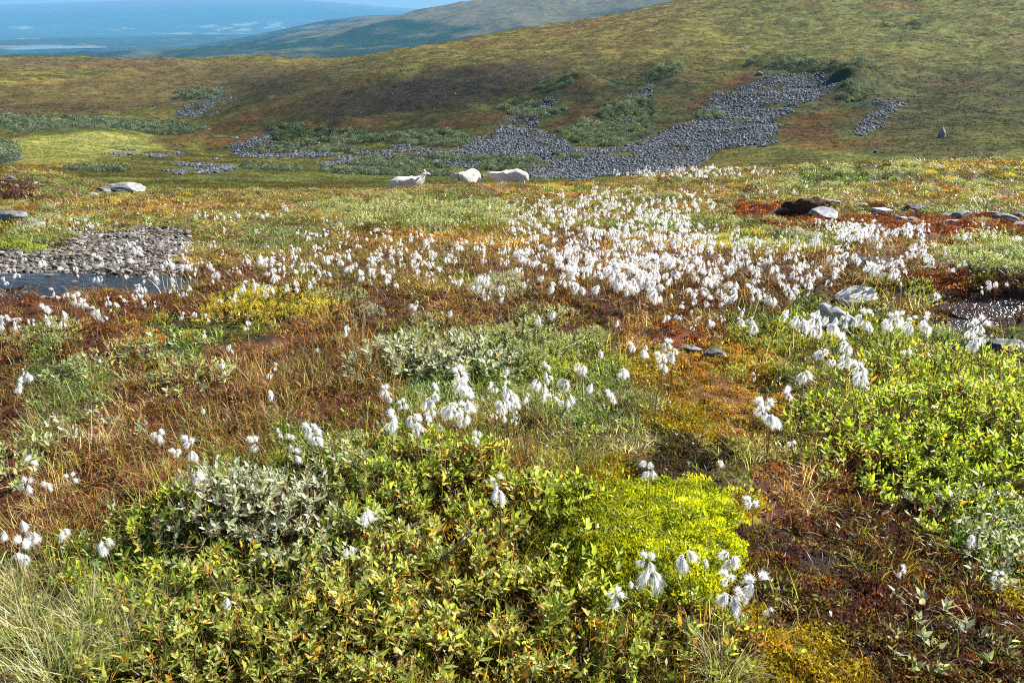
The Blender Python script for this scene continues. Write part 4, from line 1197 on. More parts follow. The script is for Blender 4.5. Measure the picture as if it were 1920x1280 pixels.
FG = [  # px, py, radius m, height m, kind, shoots, share of turned leaves, label
 (330, 1275, .26, .15, 'mixed', 95, .12, 'leafy willow with yellowing lower leaves at the bottom edge beside the straw tussock'),
 (560, 1270, .27, .15, 'mixed', 100, .20, 'orange tinged willow at the bottom edge left of the frame middle'),
 (800, 1280, .27, .15, 'mixed', 100, .15, 'green and orange willow at the bottom edge just left of the frame middle'),
 (1040, 1285, .26, .14, 'mixed', 95, .12, 'green willow at the bottom edge in the frame middle'),
 (1230, 1275, .20, .10, 'green', 50, .08, 'thin low willow at the bottom edge right of the frame middle'),
 (250, 1150, .20, .12, 'green', 50, .10, 'small green willow just right of the straw tussock'),
 (430, 1150, .26, .15, 'mixed', 95, .10, 'willow with grey green leaves in front of the silver willow'),
 (650, 1160, .27, .15, 'mixed', 100, .18, 'dense willow with many orange leaves in the lower left centre'),
 (860, 1150, .27, .15, 'mixed', 100, .14, 'dense willow left of the lime moss with mixed green and yellow leaves'),
 (1060, 1150, .22, .13, 'green', 70, .10, 'green willow overlapping the front edge of the lime moss'),
 (1330, 1200, .17, .08, 'green', 32, .08, 'sparse low willow below the cotton heads in front of the lime moss'),
 (300, 1040, .22, .13, 'green', 65, .08, 'grassy green willow left of the silver willow'),
 (130, 1120, .15, .09, 'green', 26, .05, 'little green willow at the left behind the straw tussock'),
 (420, 955, .22, .16, 'silver', 90, .02, 'pale silver willow rising at the left front, its left half'),
 (540, 975, .24, .15, 'silver', 95, .04, 'pale silver willow at the left front, its right half'),
 (640, 1060, .25, .14, 'sage', 90, .08, 'sage coloured willow just in front of the silver willow'),
 (740, 960, .24, .14, 'green', 85, .08, 'bright green willow between the silver willow and the lime moss'),
 (860, 1040, .24, .13, 'mixed', 80, .14, 'yellow green willow at the left edge of the lime moss'),
 (960, 950, .20, .12, 'green', 65, .08, 'green willow behind the lime moss on its left'),
 (670, 880, .24, .14, 'sage', 80, .05, 'grey green willow behind the silver willow'),
 (800, 870, .26, .14, 'green', 90, .05, 'bright green willow below the white cluster of cotton grass'),
 (900, 880, .20, .12, 'mixed', 55, .10, 'mixed green willow right of the bright one below the cotton cluster'),
 (1060, 930, .14, .09, 'bright', 26, .05, 'small bright green willow at the back edge of the lime moss'),
 (1560, 800, .24, .15, 'bright', 80, .06, 'bright green willow at the left tip of the big green thicket'),
 (1690, 790, .27, .16, 'bright', 100, .06, 'bright large leaved willow in the left centre of the big green thicket'),
 (1830, 780, .27, .16, 'bright', 100, .07, 'bright willow in the right centre of the big green thicket'),
 (1930, 810, .25, .16, 'green', 85, .08, 'green willow of the big thicket at the right frame edge'),
 (1640, 880, .22, .13, 'bright', 70, .05, 'bright willow at the lower left of the big green thicket'),
 (1770, 890, .26, .15, 'bright', 95, .06, 'bright willow hanging over the dark hollow on the right'),
 (1890, 900, .26, .15, 'bright', 90, .08, 'bright willow at the lower right of the big green thicket'),
 (1660, 705, .26, .14, 'green', 75, .10, 'yellow green willow at the back left of the big green thicket'),
 (1790, 700, .28, .14, 'green', 80, .12, 'yellow green willow at the back middle of the big green thicket'),
 (1910, 700, .28, .14, 'green', 80, .12, 'yellow green willow at the back right of the big green thicket'),
 (1850, 985, .20, .12, 'silver', 60, .03, 'silvery willow at the right edge under the green thicket'),
 (1900, 1060, .17, .10, 'silver', 45, .03, 'lower silvery willow at the right edge'),
 (1780, 970, .15, .09, 'green', 30, .05, 'small green willow at the edge of the dark hollow'),
 (1745, 1165, .10, .07, 'silver', 7, .05, 'sparse pale willow sprig alone in the dark bog'),
 (1820, 1185, .06, .06, 'silver', 4, .05, 'tiny pale willow sprig right of the larger sprig in the dark bog'),
 (1700, 1255, .12, .06, 'sage', 8, .05, 'small sprig of sage willow near the bottom right'),
 (1860, 1240, .08, .05, 'sage', 5, .05, 'tiny sage willow sprig in the bottom right corner area'),
 (1420, 935, .07, .05, 'bright', 5, .05, 'tiny bright willow sprig left of the dark bog'),
 (680, 775, .07, .07, 'bright', 5, .0, 'little round leaved sprig left of the cotton cluster'),
 (360, 720, .20, .16, 'sage', 42, .05, 'sage willow with upright shoots in the left middle'),
 (290, 660, .18, .14, 'sage', 30, .05, 'grey green willow behind the upright sage willow on the left'),
 (170, 700, .18, .12, 'sage', 26, .08, 'open grey green willow in the left middle'),
 (130, 810, .16, .08, 'silver', 14, .02, 'low pale willow sprigs in the rusty grass at the left'),
 (200, 795, .08, .09, 'silver', 6, .0, 'small upright silver sprig in the rusty grass'),
 (260, 815, .12, .06, 'silver', 10, .0, 'spreading silver sprig right of the upright one in the rusty grass'),
 (20, 880, .16, .12, 'sage', 26, .05, 'sage willow at the left frame edge above the cotton heads'),
 (760, 690, .26, .17, 'silver', 120, .03, 'rounded silver willow left of the centre'),
 (860, 680, .26, .17, 'silver', 110, .06, 'silver willow right half of the rounded clump near the centre'),
]
for k, (px, py, R_, H_, kind, nsh, yl, lb) in enumerate(FG):
    near_shrub(px, py, R_ * 1.06, H_ * .82, kind, lb, 900 + k, int(nsh * 1.1), nleaf=min(130, nsh * 4), L=random.uniform(.026, .034), yl=yl)

# farther shrubs share meshes, one set for each kind
MIDV = {}
def mid_kind(kind, v):
    if (kind, v) not in MIDV:
        mats, org, val, tw = shrub_layout(1500 + v * 7 + len(kind), .42, .24, 190, .034, kind, per=(6, 9), yl=.10 if kind in ('green', 'yellow') else .03)
        MIDV[(kind, v)] = (merge_leaves('foliage', mats, org, val, True, M_LEAF[kind]), tubes('branches', [[tuple(p) for p in t] for t in tw[:60]], .003, .001, M_TWIG))
    return MIDV[(kind, v)]


def mid_shrub(px, py, wpx, kind, label, group=None, flat=1.0):
    X, Y, ok = locate([px], [py]); X, Y = float(X[0]), float(Y[0]); Z = float(ground_z(X, Y))
    _, _, dd = project(X, Y, Z)
    s = wpx * float(dd) / F / .84
    fm, bm_ = mid_kind(kind, int(RNG.integers(0, 2)))
    root = link('willow_shrub', None, loc=(X, Y, Z - .02 * s), rot=(0, 0, RNG.uniform(0, 6.28)), scl=(s, s, s * flat * (1 if s < 1.2 else .8)))
    tag(root, label, 'shrub', group)
    a = link('foliage', fm, root); a.color = ZERO
    b = link('branches', bm_, root); b.color = ZERO
    return root

MID = [  # cx, cy, rx, ry, kind, count, width px, place
 (1000, 640, 110, 40, 'sage', 6, 110, 'in the grey green clump at the frame centre'),
 (1080, 690, 70, 25, 'green', 4, 90, 'with bright leaves behind the white cotton cluster'),
 (820, 625, 90, 20, 'sage', 3, 90, 'at the back of the rounded silver clump'),
 (520, 590, 110, 30, 'yellow', 6, 100, 'in the yellow leaved patch left of the centre'),
 (430, 560, 60, 14, 'green', 2, 80, 'behind the yellow leaved patch'),
 (340, 615, 60, 20, 'yellow', 2, 60, 'in the orange grass left of the yellow patch'),
 (640, 560, 50, 14, 'sage', 2, 70, 'behind the yellow patch, near the dark branches'),
 (930, 545, 80, 22, 'silver', 4, 80, 'in front of the dense cotton drift'),
 (660, 590, 40, 10, 'silver', 1, 60, 'above the dark gap left of the centre'),
 (790, 415, 150, 22, 'sage', 10, 90, 'in the long dark based clump under the sheep'),
 (690, 385, 80, 12, 'sage', 4, 60, 'at the left back of the clump under the sheep'),
 (900, 400, 60, 12, 'sage', 3, 60, 'at the right end of the clump under the sheep'),
 (1380, 455, 60, 16, 'yellow', 4, 70, 'in the lime yellow patch below the boulders'),
 (1480, 458, 70, 18, 'silver', 4, 70, 'grey leaved, below the peaty boulder group'),
 (1430, 425, 60, 10, 'sage', 3, 50, 'just left of the peaty boulder group'),
 (1600, 405, 30, 6, 'sage', 1, 40, 'growing over the light boulder'),
 (1530, 430, 40, 8, 'sage', 2, 44, 'in front of the peat hummock'),
 (1870, 485, 90, 28, 'sage', 8, 90, 'in the pale green clump at the right edge'),
 (1760, 465, 50, 12, 'sage', 2, 60, 'at the left end of the pale green clump'),
 (1790, 400, 16, 4, 'sage', 1, 40, 'low among the slabs of the rust strip'),
 (1840, 418, 20, 4, 'sage', 1, 44, 'low at the right end of the rust strip'),
 (1650, 322, 110, 9, 'sage', 7, 50, 'in the pale row on the right brow'),
 (1540, 318, 50, 6, 'sage', 2, 44, 'at the left end of the pale row on the right brow'),
 (1450, 350, 45, 11, 'sage', 4, 50, 'standing in the rust strip on the right'),
 (1570, 358, 60, 10, 'sage', 4, 50, 'behind the peaty boulder group'),
 (1830, 358, 100, 14, 'sage', 6, 60, 'in the pale band on the far right slope'),
 (1800, 335, 90, 8, 'yellow', 3, 44, 'yellowish, on the far right slope'),
 (1690, 545, 60, 16, 'green', 4, 60, 'beside the flat pale slab'),
 (1640, 640, 90, 20, 'green', 4, 80, 'below the flat pale slab'),
 (1450, 640, 60, 24, 'green', 4, 70, 'left of the pointed pale boulder'),
 (1400, 690, 60, 16, 'green', 3, 60, 'beside the orange moss'),
 (1750, 635, 80, 12, 'sage', 3, 70, 'between the wet mud and the big green thicket'),
 (60, 425, 60, 14, 'silver', 4, 60, 'around the boulder at the left edge'),
 (40, 392, 60, 8, 'sage', 3, 44, 'above the boulder at the left edge'),
 (30, 468, 50, 10, 'bright', 3, 50, 'in the fresh green patch at the left edge'),
 (370, 352, 60, 6, 'sage', 4, 36, 'on the brow right of the long pale boulder'),
 (500, 356, 50, 6, 'sage', 3, 36, 'on the brow left of the sheep'),
 (640, 360, 60, 6, 'sage', 3, 36, 'on the brow just left of the left sheep'),
 (590, 395, 60, 10, 'sage', 3, 44, 'in the straw grass left of the long clump'),
 (300, 375, 120, 10, 'yellow', 4, 36, 'in the straw coloured slope at the upper left'),
 (1180, 370, 90, 10, 'sage', 4, 44, 'behind the dense cotton drift'),
 (1060, 355, 60, 6, 'yellow', 3, 36, 'on the brow right of the right sheep'),
 (1250, 345, 60, 6, 'sage', 3, 36, 'on the brow among small cotton heads'),
 (1130, 520, 40, 12, 'silver', 1, 60, 'inside the dense cotton drift'),
 (90, 640, 60, 20, 'sage', 3, 80, 'under the row of cotton heads at the left'),
 (560, 860, 50, 10, 'green', 1, 70, 'at the back of the silver willow'),
 (1530, 700, 50, 12, 'green', 2, 70, 'at the back left tip of the big green thicket'),
]
KW = dict(green='green', sage='grey green', silver='silvery', yellow='yellow and green', bright='bright green')
for (cx, cyy, rx, ry, kind, cnt, wpx, where) in MID:
    pts = []
    for i in range(cnt):
        best = None
        for t in range(12):
            a = random.uniform(0, 2 * math.pi); q = math.sqrt(random.random())
            p = (cx + rx * q * math.cos(a), cyy + ry * q * math.sin(a))
            dmin = min([math.hypot((p[0] - u[0]) / rx, (p[1] - u[1]) / ry) for u in pts] or [9])
            if best is None or dmin > best[0]: best = (dmin, p)
        pts.append(best[1])
    pts.sort()
    names = {1: [''], 2: ['left ', 'right '], 3: ['left ', 'middle ', 'right ']}.get(cnt) or [w + ' from left ' for w in ('first', 'second', 'third', 'fourth', 'fifth', 'sixth', 'seventh', 'eighth', 'ninth', 'tenth')[:cnt]]
    for i, p in enumerate(pts):
        w = wpx * random.uniform(.8, 1.2)
        nm = names[i]
        where = where.replace('in the ', 'in ').replace('at the ', 'at ').replace(' of the ', ' of ').replace(' the right ', ' right ')
        lb = ('%s low willow %s' % (KW[kind], where)) if not nm else ('%s %s willow %s' % (nm.strip().replace(' from left', ''), KW[kind], where) + (' from left' if 'from' in nm else ''))
        mid_shrub(p[0], p[1], w, kind, lb, 'low willows ' + where if cnt > 1 else None)

# straw tussock, bottom left
SRC_TUS = [tufts(700 + k, 200, .20, .05, .0022, .9, 4, 1.0, M_BLADE, 'blades') for k in range(3)]
def mat_straw():
    t = NT('straw_blades')
    at = t.n('ShaderNodeAttribute', attribute_name='rnd', attribute_type='GEOMETRY')
    c = t.ramp(at.outputs['Fac'], [(0, (.10, .13, .03)), (.4, (.24, .27, .07)), (.6, (.48, .42, .24)), (1, (.62, .56, .38))]).outputs[0]
    leafy_output(t, c, .4, .4, .4, 1.4)
    return t.m
M_STRAW = mat_straw()
for m_ in SRC_TUS: m_.materials[0] = M_STRAW
for k, (px, py, s, lb) in enumerate([(60, 1200, 1.1, 'pale straw tussock at the left edge of the frame bottom'), (180, 1190, 1.0, 'straw coloured tussock with arching blades, second from the left edge'), (110, 1290, 1.2, 'straw and green tussock in the bottom left corner'),
                                     (300, 1150, .7, 'thin straw tussock beside the small green willow'), (1350, 1275, .8, 'fine green and straw tussock at the bottom right of the centre'), (40, 1110, .8, 'short straw tussock under the left edge cotton heads'), (240, 1230, .8, 'straw tussock against the bottom left willow')]):
    X, Y, ok = locate([px], [py]); Z = float(ground_z(X, Y)[0])
    tag(link('grass_tussock', SRC_TUS[k % 3], loc=(float(X[0]), float(Y[0]), Z), rot=(0, 0, k * 1.3), scl=s), lb, 'grass tussock', 'straw tussocks')

# bare dead twigs
for k, (px, py, pts, lb) in enumerate([
        (1045, 795, [(0, 0, 0), (.02, .0, .05), (.05, .01, .10), (.08, 0, .13)], 'dark dead twig sticking up right of the cotton cluster'),
        (660, 610, [(-.05, 0, .01), (.05, .02, .03), (.15, .03, .05), (.25, .02, .05)], 'bare grey branch lying over the rusty grass left of the silver clump'),
        (690, 612, [(-.03, 0, .01), (.04, .05, .06), (.10, .09, .11)], 'forked bare branch beside the yellow leaved patch'),
        (860, 1070, [(-.05, 0, .04), (.0, .03, .07), (.04, .04, .10)], 'bare twig in the willow at the left of the lime moss')]):
    X, Y, ok = locate([px], [py]); Z = float(ground_z(X, Y)[0])
    ln = [[(a, b, c) for a, b, c in pts], [pts[1], (pts[1][0] + .03, pts[1][1] + .03, pts[1][2] + .04)], [pts[2], (pts[2][0] - .03, pts[2][1] + .02, pts[2][2] + .03)]]
    tag(link('dead_twig', tubes('dead_twig', ln, .004, .0015, M_DRY, 5), loc=(float(X[0]), float(Y[0]), Z)), lb, 'twig')

# ------------------------------------------------------------------ cotton grass
def cotton_head(seed, nsp, nf, L, width, spread, radial=0.0, core=True):
    """tuft centred on the stem tip; each spikelet a drooping brush of fine hairs"""
    rg = np.random.default_rng(seed)
    V, Fc, fm = [], [], []
    for s in range(nsp):
        a = rg.uniform(0, 6.28) if nsp > 1 else rg.uniform(0, 6.28)
        if s < nsp * radial: d = Vector((math.cos(a) * .5, math.sin(a) * .5, .8)).normalized()
        else: d = Vector((math.cos(a) * .38 - .10, math.sin(a) * .38, -rg.uniform(.6, 1.2))).normalized()
        o = Vector((math.cos(a) * .003, math.sin(a) * .003, rg.uniform(-.004, .010))) + Vector((math.cos(a), math.sin(a), rg.uniform(-.3, .7))) * L * .20
        Ls = L * rg.uniform(.8, 1.2)
        ax = d.orthogonal().normalized(); ay = d.cross(ax)
        for f in range(nf):
            b = rg.uniform(0, 6.28); sp = spread * abs(rg.normal(.30, .42))
            fd = (d + (ax * math.cos(b) + ay * math.sin(b)) * sp).normalized()
            st_ = o + d * Ls * rg.uniform(0, .35)
            ln = Ls * rg.uniform(.5, 1.2)
            sag = Vector((-.12, .03, -.25)) * ln * rg.uniform(.2, 1.3)
            m1 = st_ + fd * ln * .55 + sag * .25; e = st_ + fd * ln + sag
            sd = fd.cross(Vector((rg.normal(), rg.normal(), rg.normal()))).normalized() * width * rg.uniform(.6, 1.4)
            q = len(V); V += [st_ - sd * .5, st_ + sd * .5, m1 - sd * .45, m1 + sd * .45, e]
            Fc += [(q, q + 1, q + 3), (q, q + 3, q + 2), (q + 2, q + 3, q + 4)]
        if core:
            q = len(V); seg = 6
            c0 = o + d * Ls * .08; c1 = o + d * Ls * .78; V.append(c0)
            for j, (t, rr) in enumerate(((.3, .12), (.6, .14))):
                for k in range(seg):
                    b = 6.283 * k / seg
                    V.append(o + d * Ls * t + (ax * math.cos(b) + ay * math.sin(b)) * Ls * rr * rg.uniform(.55, 1.15) * (.5 + .5 * spread))
            V.append(c1)
            for k in range(seg):
                k2 = (k + 1) % seg
                Fc += [(q, q + 1 + k2, q + 1 + k), (q + 1 + k, q + 1 + k2, q + 7 + k2), (q + 1 + k, q + 7 + k2, q + 7 + k), (q + 7 + k, q + 7 + k2, q + 13)]
    return mesh_np('tuft', V, Fc, [M_COTTON], False)

CT = [cotton_head(800, 3, 240, .030, .0009, .85, core=False), cotton_head(801, 4, 200, .028, .0009, .95, .3, core=False), cotton_head(802, 2, 280, .030, .0009, .8, 0, core=False), cotton_head(803, 3, 220, .027, .0009, 1.15, .4, core=False),
      cotton_head(804, 1, 340, .034, .0009, .7, core=False), cotton_head(805, 4, 220, .030, .0009, .8, .0, core=False), cotton_head(806, 2, 200, .026, .0009, 1.2, .5, core=False), cotton_head(807, 3, 110, .030, .0007, 1.3, .0, core=False)]
CTL = [cotton_head(820 + k, 2 + k % 3, 38, .030, .0022, .85, .1 * (k % 4)) for k in range(6)]
def stem_mesh(h, lx, ly, r=.0011):
    pts = [(0, 0, 0), (lx * .15, ly * .15, h * .4), (lx * .5, ly * .5, h * .75), (lx, ly, h)]
    return pts
STEMS = {}
for k in range(6):
    lx, ly = RNG.uniform(-.05, .02), RNG.uniform(-.03, .03)
    STEMS[k] = (tubes('stem', [stem_mesh(1.0, lx * 4, ly * 4)], .008, .0045, M_STEM), lx * 4, ly * 4)
BUDV, BUDF = ICO[1]
BUD = mesh_np('bracts', BUDV * np.array([.0028, .0028, .004]), BUDF, [M_BUD], True)

HEADS = [(1222, 1078, 46, 5), (1213, 1058, 34, 1), (1152, 1122, 34, 1), (1178, 1092, 18, 4), (1284, 1046, 42, 5), (1322, 1053, 16, 2), (1370, 1046, 36, 5), (1366, 1092, 30, 3), (1368, 1124, 46, 5), (1392, 1118, 30, 1), (1416, 1100, 42, 3), (1440, 1145, 20, 7),
 (1436, 768, 34, 3), (1446, 784, 34, 5), (1430, 775, 26, 1), (1478, 745, 25, 3), (1410, 950, 28, 3), (1353, 868, 18, 7), (1214, 870, 24, 7), (1218, 888, 26, 7), (934, 908, 24, 3), (936, 924, 30, 5), (690, 960, 32, 2), (653, 1032, 26, 7), (425, 1122, 28, 4), (198, 1020, 28, 7), (196, 1028, 20, 2), (123, 1000, 26, 7),
 (43, 980, 28, 4), (13, 998, 26, 4), (64, 998, 26, 2), (68, 1012, 18, 7), (46, 1018, 30, 1), (40, 1043, 28, 7), (50, 1048, 26, 4), (49, 913, 28, 1), (88, 908, 22, 7), (90, 918, 16, 4), (134, 900, 18, 3), (58, 868, 18, 3), (62, 875, 16, 2),
 (297, 815, 24, 7), (302, 822, 22, 7), (335, 852, 22, 3), (357, 835, 26, 3), (362, 850, 24, 5), (367, 892, 24, 5), (410, 857, 14, 6), (480, 836, 26, 3), (545, 818, 18, 7), (525, 815, 14, 7), (553, 856, 24, 3), (586, 808, 34, 1), (592, 824, 26, 5),
 (720, 735, 22, 1), (727, 746, 18, 4), (756, 762, 20, 1), (740, 788, 30, 1), (735, 798, 20, 5), (773, 785, 26, 5), (778, 798, 22, 4), (792, 798, 30, 3), (786, 806, 20, 5), (814, 735, 20, 3), (812, 750, 30, 5), (804, 760, 22, 4), (808, 775, 20, 7), (826, 800, 15, 6),
 (864, 705, 30, 1), (868, 718, 32, 5), (876, 730, 24, 5), (862, 724, 20, 7), (846, 766, 32, 5), (858, 772, 24, 1), (874, 752, 32, 3), (878, 765, 30, 1), (872, 780, 26, 5), (868, 792, 20, 4), (896, 812, 18, 7), (892, 825, 18, 7),
 (918, 722, 16, 7), (928, 730, 14, 4), (953, 700, 18, 6), (951, 715, 14, 2), (950, 732, 22, 5), (958, 742, 26, 5), (944, 755, 28, 5), (942, 768, 24, 1), (963, 756, 20, 2), (966, 772, 14, 7), (945, 782, 16, 4), (928, 780, 14, 7), (965, 790, 14, 7),
 (985, 750, 16, 7), (1021, 686, 18, 2), (1020, 700, 18, 4), (1027, 710, 16, 5), (1004, 724, 22, 7), (1008, 715, 16, 2), (1022, 742, 22, 7), (1020, 728, 12, 2), (1036, 750, 20, 6), (1060, 716, 24, 5), (1064, 748, 22, 2), (1058, 756, 16, 4), (989, 742, 10, 7),
 (1112, 724, 22, 2), (1090, 688, 22, 5), (1146, 744, 22, 1), (1150, 750, 14, 4), (1169, 694, 20, 5), (1168, 704, 18, 7), (1124, 660, 20, 4), (925, 660, 20, 4), (848, 586, 16, 4), (1007, 594, 18, 4), (1009, 602, 14, 4), (1036, 588, 16, 5), (1154, 604, 16, 4), (1250, 594, 14, 4),
 (1186, 652, 18, 1), (1208, 650, 16, 4), (1206, 660, 18, 5), (1250, 648, 22, 1), (1262, 662, 22, 5), (1266, 673, 20, 4), (1240, 676, 22, 3), (1244, 686, 18, 5), (1242, 670, 16, 2), (1418, 708, 15, 3), (1505, 702, 26, 5), (1508, 710, 16, 4),
 (1544, 662, 24, 5), (1550, 676, 20, 4), (1566, 682, 20, 4), (1582, 645, 26, 3), (1588, 652, 20, 5), (1584, 672, 24, 5), (1585, 685, 20, 4), (1612, 694, 30, 1), (1615, 708, 26, 5), (1500, 600, 26, 5), (1503, 614, 24, 4), (1496, 608, 16, 7), (1518, 608, 20, 5), (1530, 604, 26, 1), (1535, 618, 26, 5), (1542, 598, 20, 4), (1537, 585, 16, 2), (1524, 624, 20, 4),
 (1562, 612, 26, 5), (1572, 600, 20, 4), (1582, 605, 20, 1), (1556, 600, 18, 4), (1618, 594, 22, 3), (1622, 604, 22, 5), (1608, 602, 20, 4), (1628, 616, 18, 4), (1590, 590, 16, 4), (1664, 604, 24, 5), (1676, 602, 24, 1), (1684, 596, 20, 1), (1668, 614, 18, 7), (1706, 612, 22, 5), (1710, 604, 16, 3), (1700, 618, 16, 7), (1734, 600, 18, 3), (1736, 614, 20, 5), (1731, 608, 16, 7),
 (1828, 618, 26, 1), (1838, 612, 24, 3), (1820, 628, 20, 7), (1830, 642, 26, 5), (1842, 638, 16, 7), (1700, 660, 16, 7), (1852, 633, 12, 7), (1472, 590, 20, 7), (1478, 586, 16, 4), (1470, 598, 14, 7), (1413, 612, 20, 5), (1412, 602, 12, 2), (1390, 612, 12, 4), (1330, 602, 12, 4), (1356, 598, 10, 2), (1300, 615, 10, 7), (1334, 608, 16, 7),
 (1870, 1082, 18, 3), (1688, 1072, 18, 3), (1553, 1148, 14, 6), (1820, 1010, 22, 7), (1820, 1018, 18, 7), (1890, 1168, 12, 7), (1485, 833, 18, 6), (1490, 608, 10, 4), (648, 614, 14, 4), (648, 622, 16, 4), (415, 684, 14, 4), (432, 650, 14, 4), (433, 658, 10, 4), (506, 738, 18, 7), (507, 746, 18, 4), (506, 704, 12, 4), (520, 692, 14, 3), (378, 768, 16, 4),
 (37, 718, 18, 1), (38, 728, 16, 5), (54, 704, 18, 5), (46, 698, 12, 3), (342, 594, 14, 1), (366, 588, 12, 4), (386, 600, 14, 3), (463, 605, 12, 4), (462, 615, 10, 4), (595, 655, 10, 6), (383, 632, 14, 3), (775, 576, 16, 7), (785, 572, 10, 3), (914, 556, 14, 5), (940, 560, 12, 5), (945, 554, 10, 3), (420, 432, 10, 7)]
HEADS_L = [(8, 600, 20), (5, 610, 18), (24, 602, 16), (34, 598, 16), (30, 610, 14), (55, 598, 14), (88, 580, 20), (85, 592, 18), (92, 600, 14), (114, 590, 22), (118, 604, 16), (60, 606, 12), (104, 546, 16), (105, 556, 12), (123, 550, 14), (147, 564, 22), (157, 568, 14), (144, 570, 12), (182, 580, 18), (192, 592, 16), (180, 588, 14),
 (203, 564, 14), (213, 570, 18), (210, 580, 10), (231, 560, 12), (246, 558, 12), (258, 552, 14), (264, 562, 16), (276, 570, 12), (287, 571, 11), (290, 518, 18), (292, 526, 12), (320, 522, 16), (323, 533, 12), (319, 545, 9), (335, 550, 8), (352, 536, 16), (348, 548, 12), (264, 534, 18), (270, 542, 12), (355, 518, 8), (312, 486, 18), (314, 496, 22), (305, 497, 12), (253, 462, 16), (256, 472, 16),
 (44, 472, 16), (46, 484, 14), (76, 488, 18), (32, 512, 14), (140, 500, 10), (142, 492, 9), (190, 490, 14), (185, 482, 8), (142, 515, 12), (8, 520, 12), (10, 528, 9), (180, 520, 14), (194, 522, 9), (234, 516, 10), (346, 504, 12), (363, 502, 12), (375, 490, 10), (391, 494, 12),
 (394, 524, 16), (399, 458, 12), (460, 486, 16), (461, 478, 9), (492, 482, 20), (505, 488, 20), (515, 482, 14), (498, 494, 12), (545, 472, 14), (552, 466, 14), (556, 478, 12), (592, 500, 18), (594, 508, 16), (582, 492, 10), (612, 512, 12), (552, 506, 12), (528, 502, 14), (512, 514, 12), (502, 510, 10), (512, 520, 12), (530, 498, 12), (452, 532, 18), (455, 540, 12), (478, 530, 14), (480, 538, 12), (508, 535, 16), (510, 543, 12), (495, 548, 12), (420, 536, 10), (434, 506, 9),
 (448, 506, 10), (440, 552, 12), (436, 560, 10), (411, 563, 8), (553, 528, 12), (555, 540, 12), (535, 540, 12), (592, 437, 10), (610, 436, 12), (600, 440, 8), (582, 436, 8), (556, 434, 8), (618, 436, 8), (634, 476, 10), (372, 401, 10), (366, 404, 8), (386, 402, 9), (404, 407, 11), (418, 405, 10), (431, 413, 9), (447, 401, 10), (488, 403, 11), (500, 400, 9), (540, 388, 12), (534, 390, 8), (347, 387, 9), (259, 398, 7), (134, 409, 9), (144, 415, 9), (161, 409, 9), (164, 421, 9), (158, 428, 8), (173, 421, 9), (184, 419, 6), (130, 427, 7)]
ZONES = [(1130, 440, 200, 72, 215, 14), (1240, 470, 205, 64, 115, 15), (1350, 522, 200, 56, 75, 17), (900, 492, 210, 58, 85, 13), (640, 500, 160, 44, 40, 12), (330, 480, 140, 40, 14, 12), (700, 435, 130, 34, 16, 10), (1290, 320, 165, 9, 90, 7), (1180, 375, 180, 28, 95, 9), (1640, 428, 120, 12, 42, 14), (1662, 498, 40, 16, 16, 16),
         (1490, 490, 110, 46, 36, 15), (1740, 470, 40, 18, 18, 14), (720, 500, 90, 40, 14, 12), (1560, 430, 60, 20, 14, 13), (1420, 350, 120, 10, 8, 7), (1330, 590, 90, 26, 12, 12), (1590, 460, 60, 30, 12, 14), (1720, 535, 60, 20, 3, 12), (1860, 535, 40, 10, 6, 13), (1850, 440, 60, 12, 9, 11),
         (650, 455, 120, 40, 14, 9), (1150, 520, 130, 40, 40, 19), (560, 455, 120, 30, 8, 9), (990, 385, 90, 12, 14, 8), (1830, 500, 80, 10, 3, 12)]
allh = [(a, b, c, t, 'hand') for a, b, c, t in HEADS] + [(a, b, c, int(RNG.integers(0, 8)), 'left') for a, b, c in HEADS_L]
for zi, (cx, cyy, rx, ry, cnt, s) in enumerate(ZONES):
    for i in range(cnt):
        a = RNG.uniform(0, 6.283); q = math.sqrt(RNG.random())
        yy = cyy + ry * q * math.sin(a)
        allh.append((cx + rx * q * math.cos(a), yy, s * RNG.uniform(.7, 1.25) * (1 + (yy - cyy) / ry * .15), int(RNG.integers(0, 8)), 'zone'))
HP_ = np.array([(a[0], a[1]) for a in allh]); HS = np.array([a[2] for a in allh])
hgt = np.clip(RNG.normal(.20, .035, len(allh)), .12, .28)
X, Y, ok = locate(HP_[:, 0], HP_[:, 1], 1.2, 40., h=hgt, n=500)
Z = ground_z(X, Y); _, _, DD = project(X, Y, Z + hgt)
wsize = HS * DD / F                      # world size of each head
score = HS + np.array([100 if a[4] == 'hand' else 0 for a in allh])
order = np.argsort(-score)
indiv = order[:300]; rest = order[300:]

LM = [(1210, 1010, 'the lime green moss'), (60, 1000, 'the left frame edge'), (480, 880, 'the silver willow'), (780, 780, 'the bright left-centre willow'), (870, 740, 'the big central cluster'), (950, 745, 'the tall central cluster'),
      (1040, 720, 'the dead twig near the centre'), (1220, 660, 'the rust red moss'), (1440, 770, 'the green thicket tip'), (1540, 610, 'the pointed pale boulder'), (1620, 600, 'the flat pale slab'), (1700, 610, 'the wet mud'), (1570, 670, 'the thicket back'),
      (1830, 630, 'the right frame edge'), (1680, 1080, 'the dark bog'), (1210, 880, 'the dark grassy gap'), (600, 820, 'the rusty grass'), (930, 600, 'the central willow clump'), (440, 660, 'the yellow leaved patch'), (1160, 720, 'the orange moss'), (1390, 605, 'the cotton drift front'), (934, 915, 'the willow left of the lime moss'),
      (340, 840, 'the silver willow back'), (40, 710, 'the open left edge willow')]
landm = {}
for i in indiv:
    p = HP_[i]
    if allh[i][4] == 'hand':
        k = min(range(len(LM)), key=lambda q: math.hypot(LM[q][0] - p[0], LM[q][1] - p[1])); landm.setdefault(k, []).append(i)
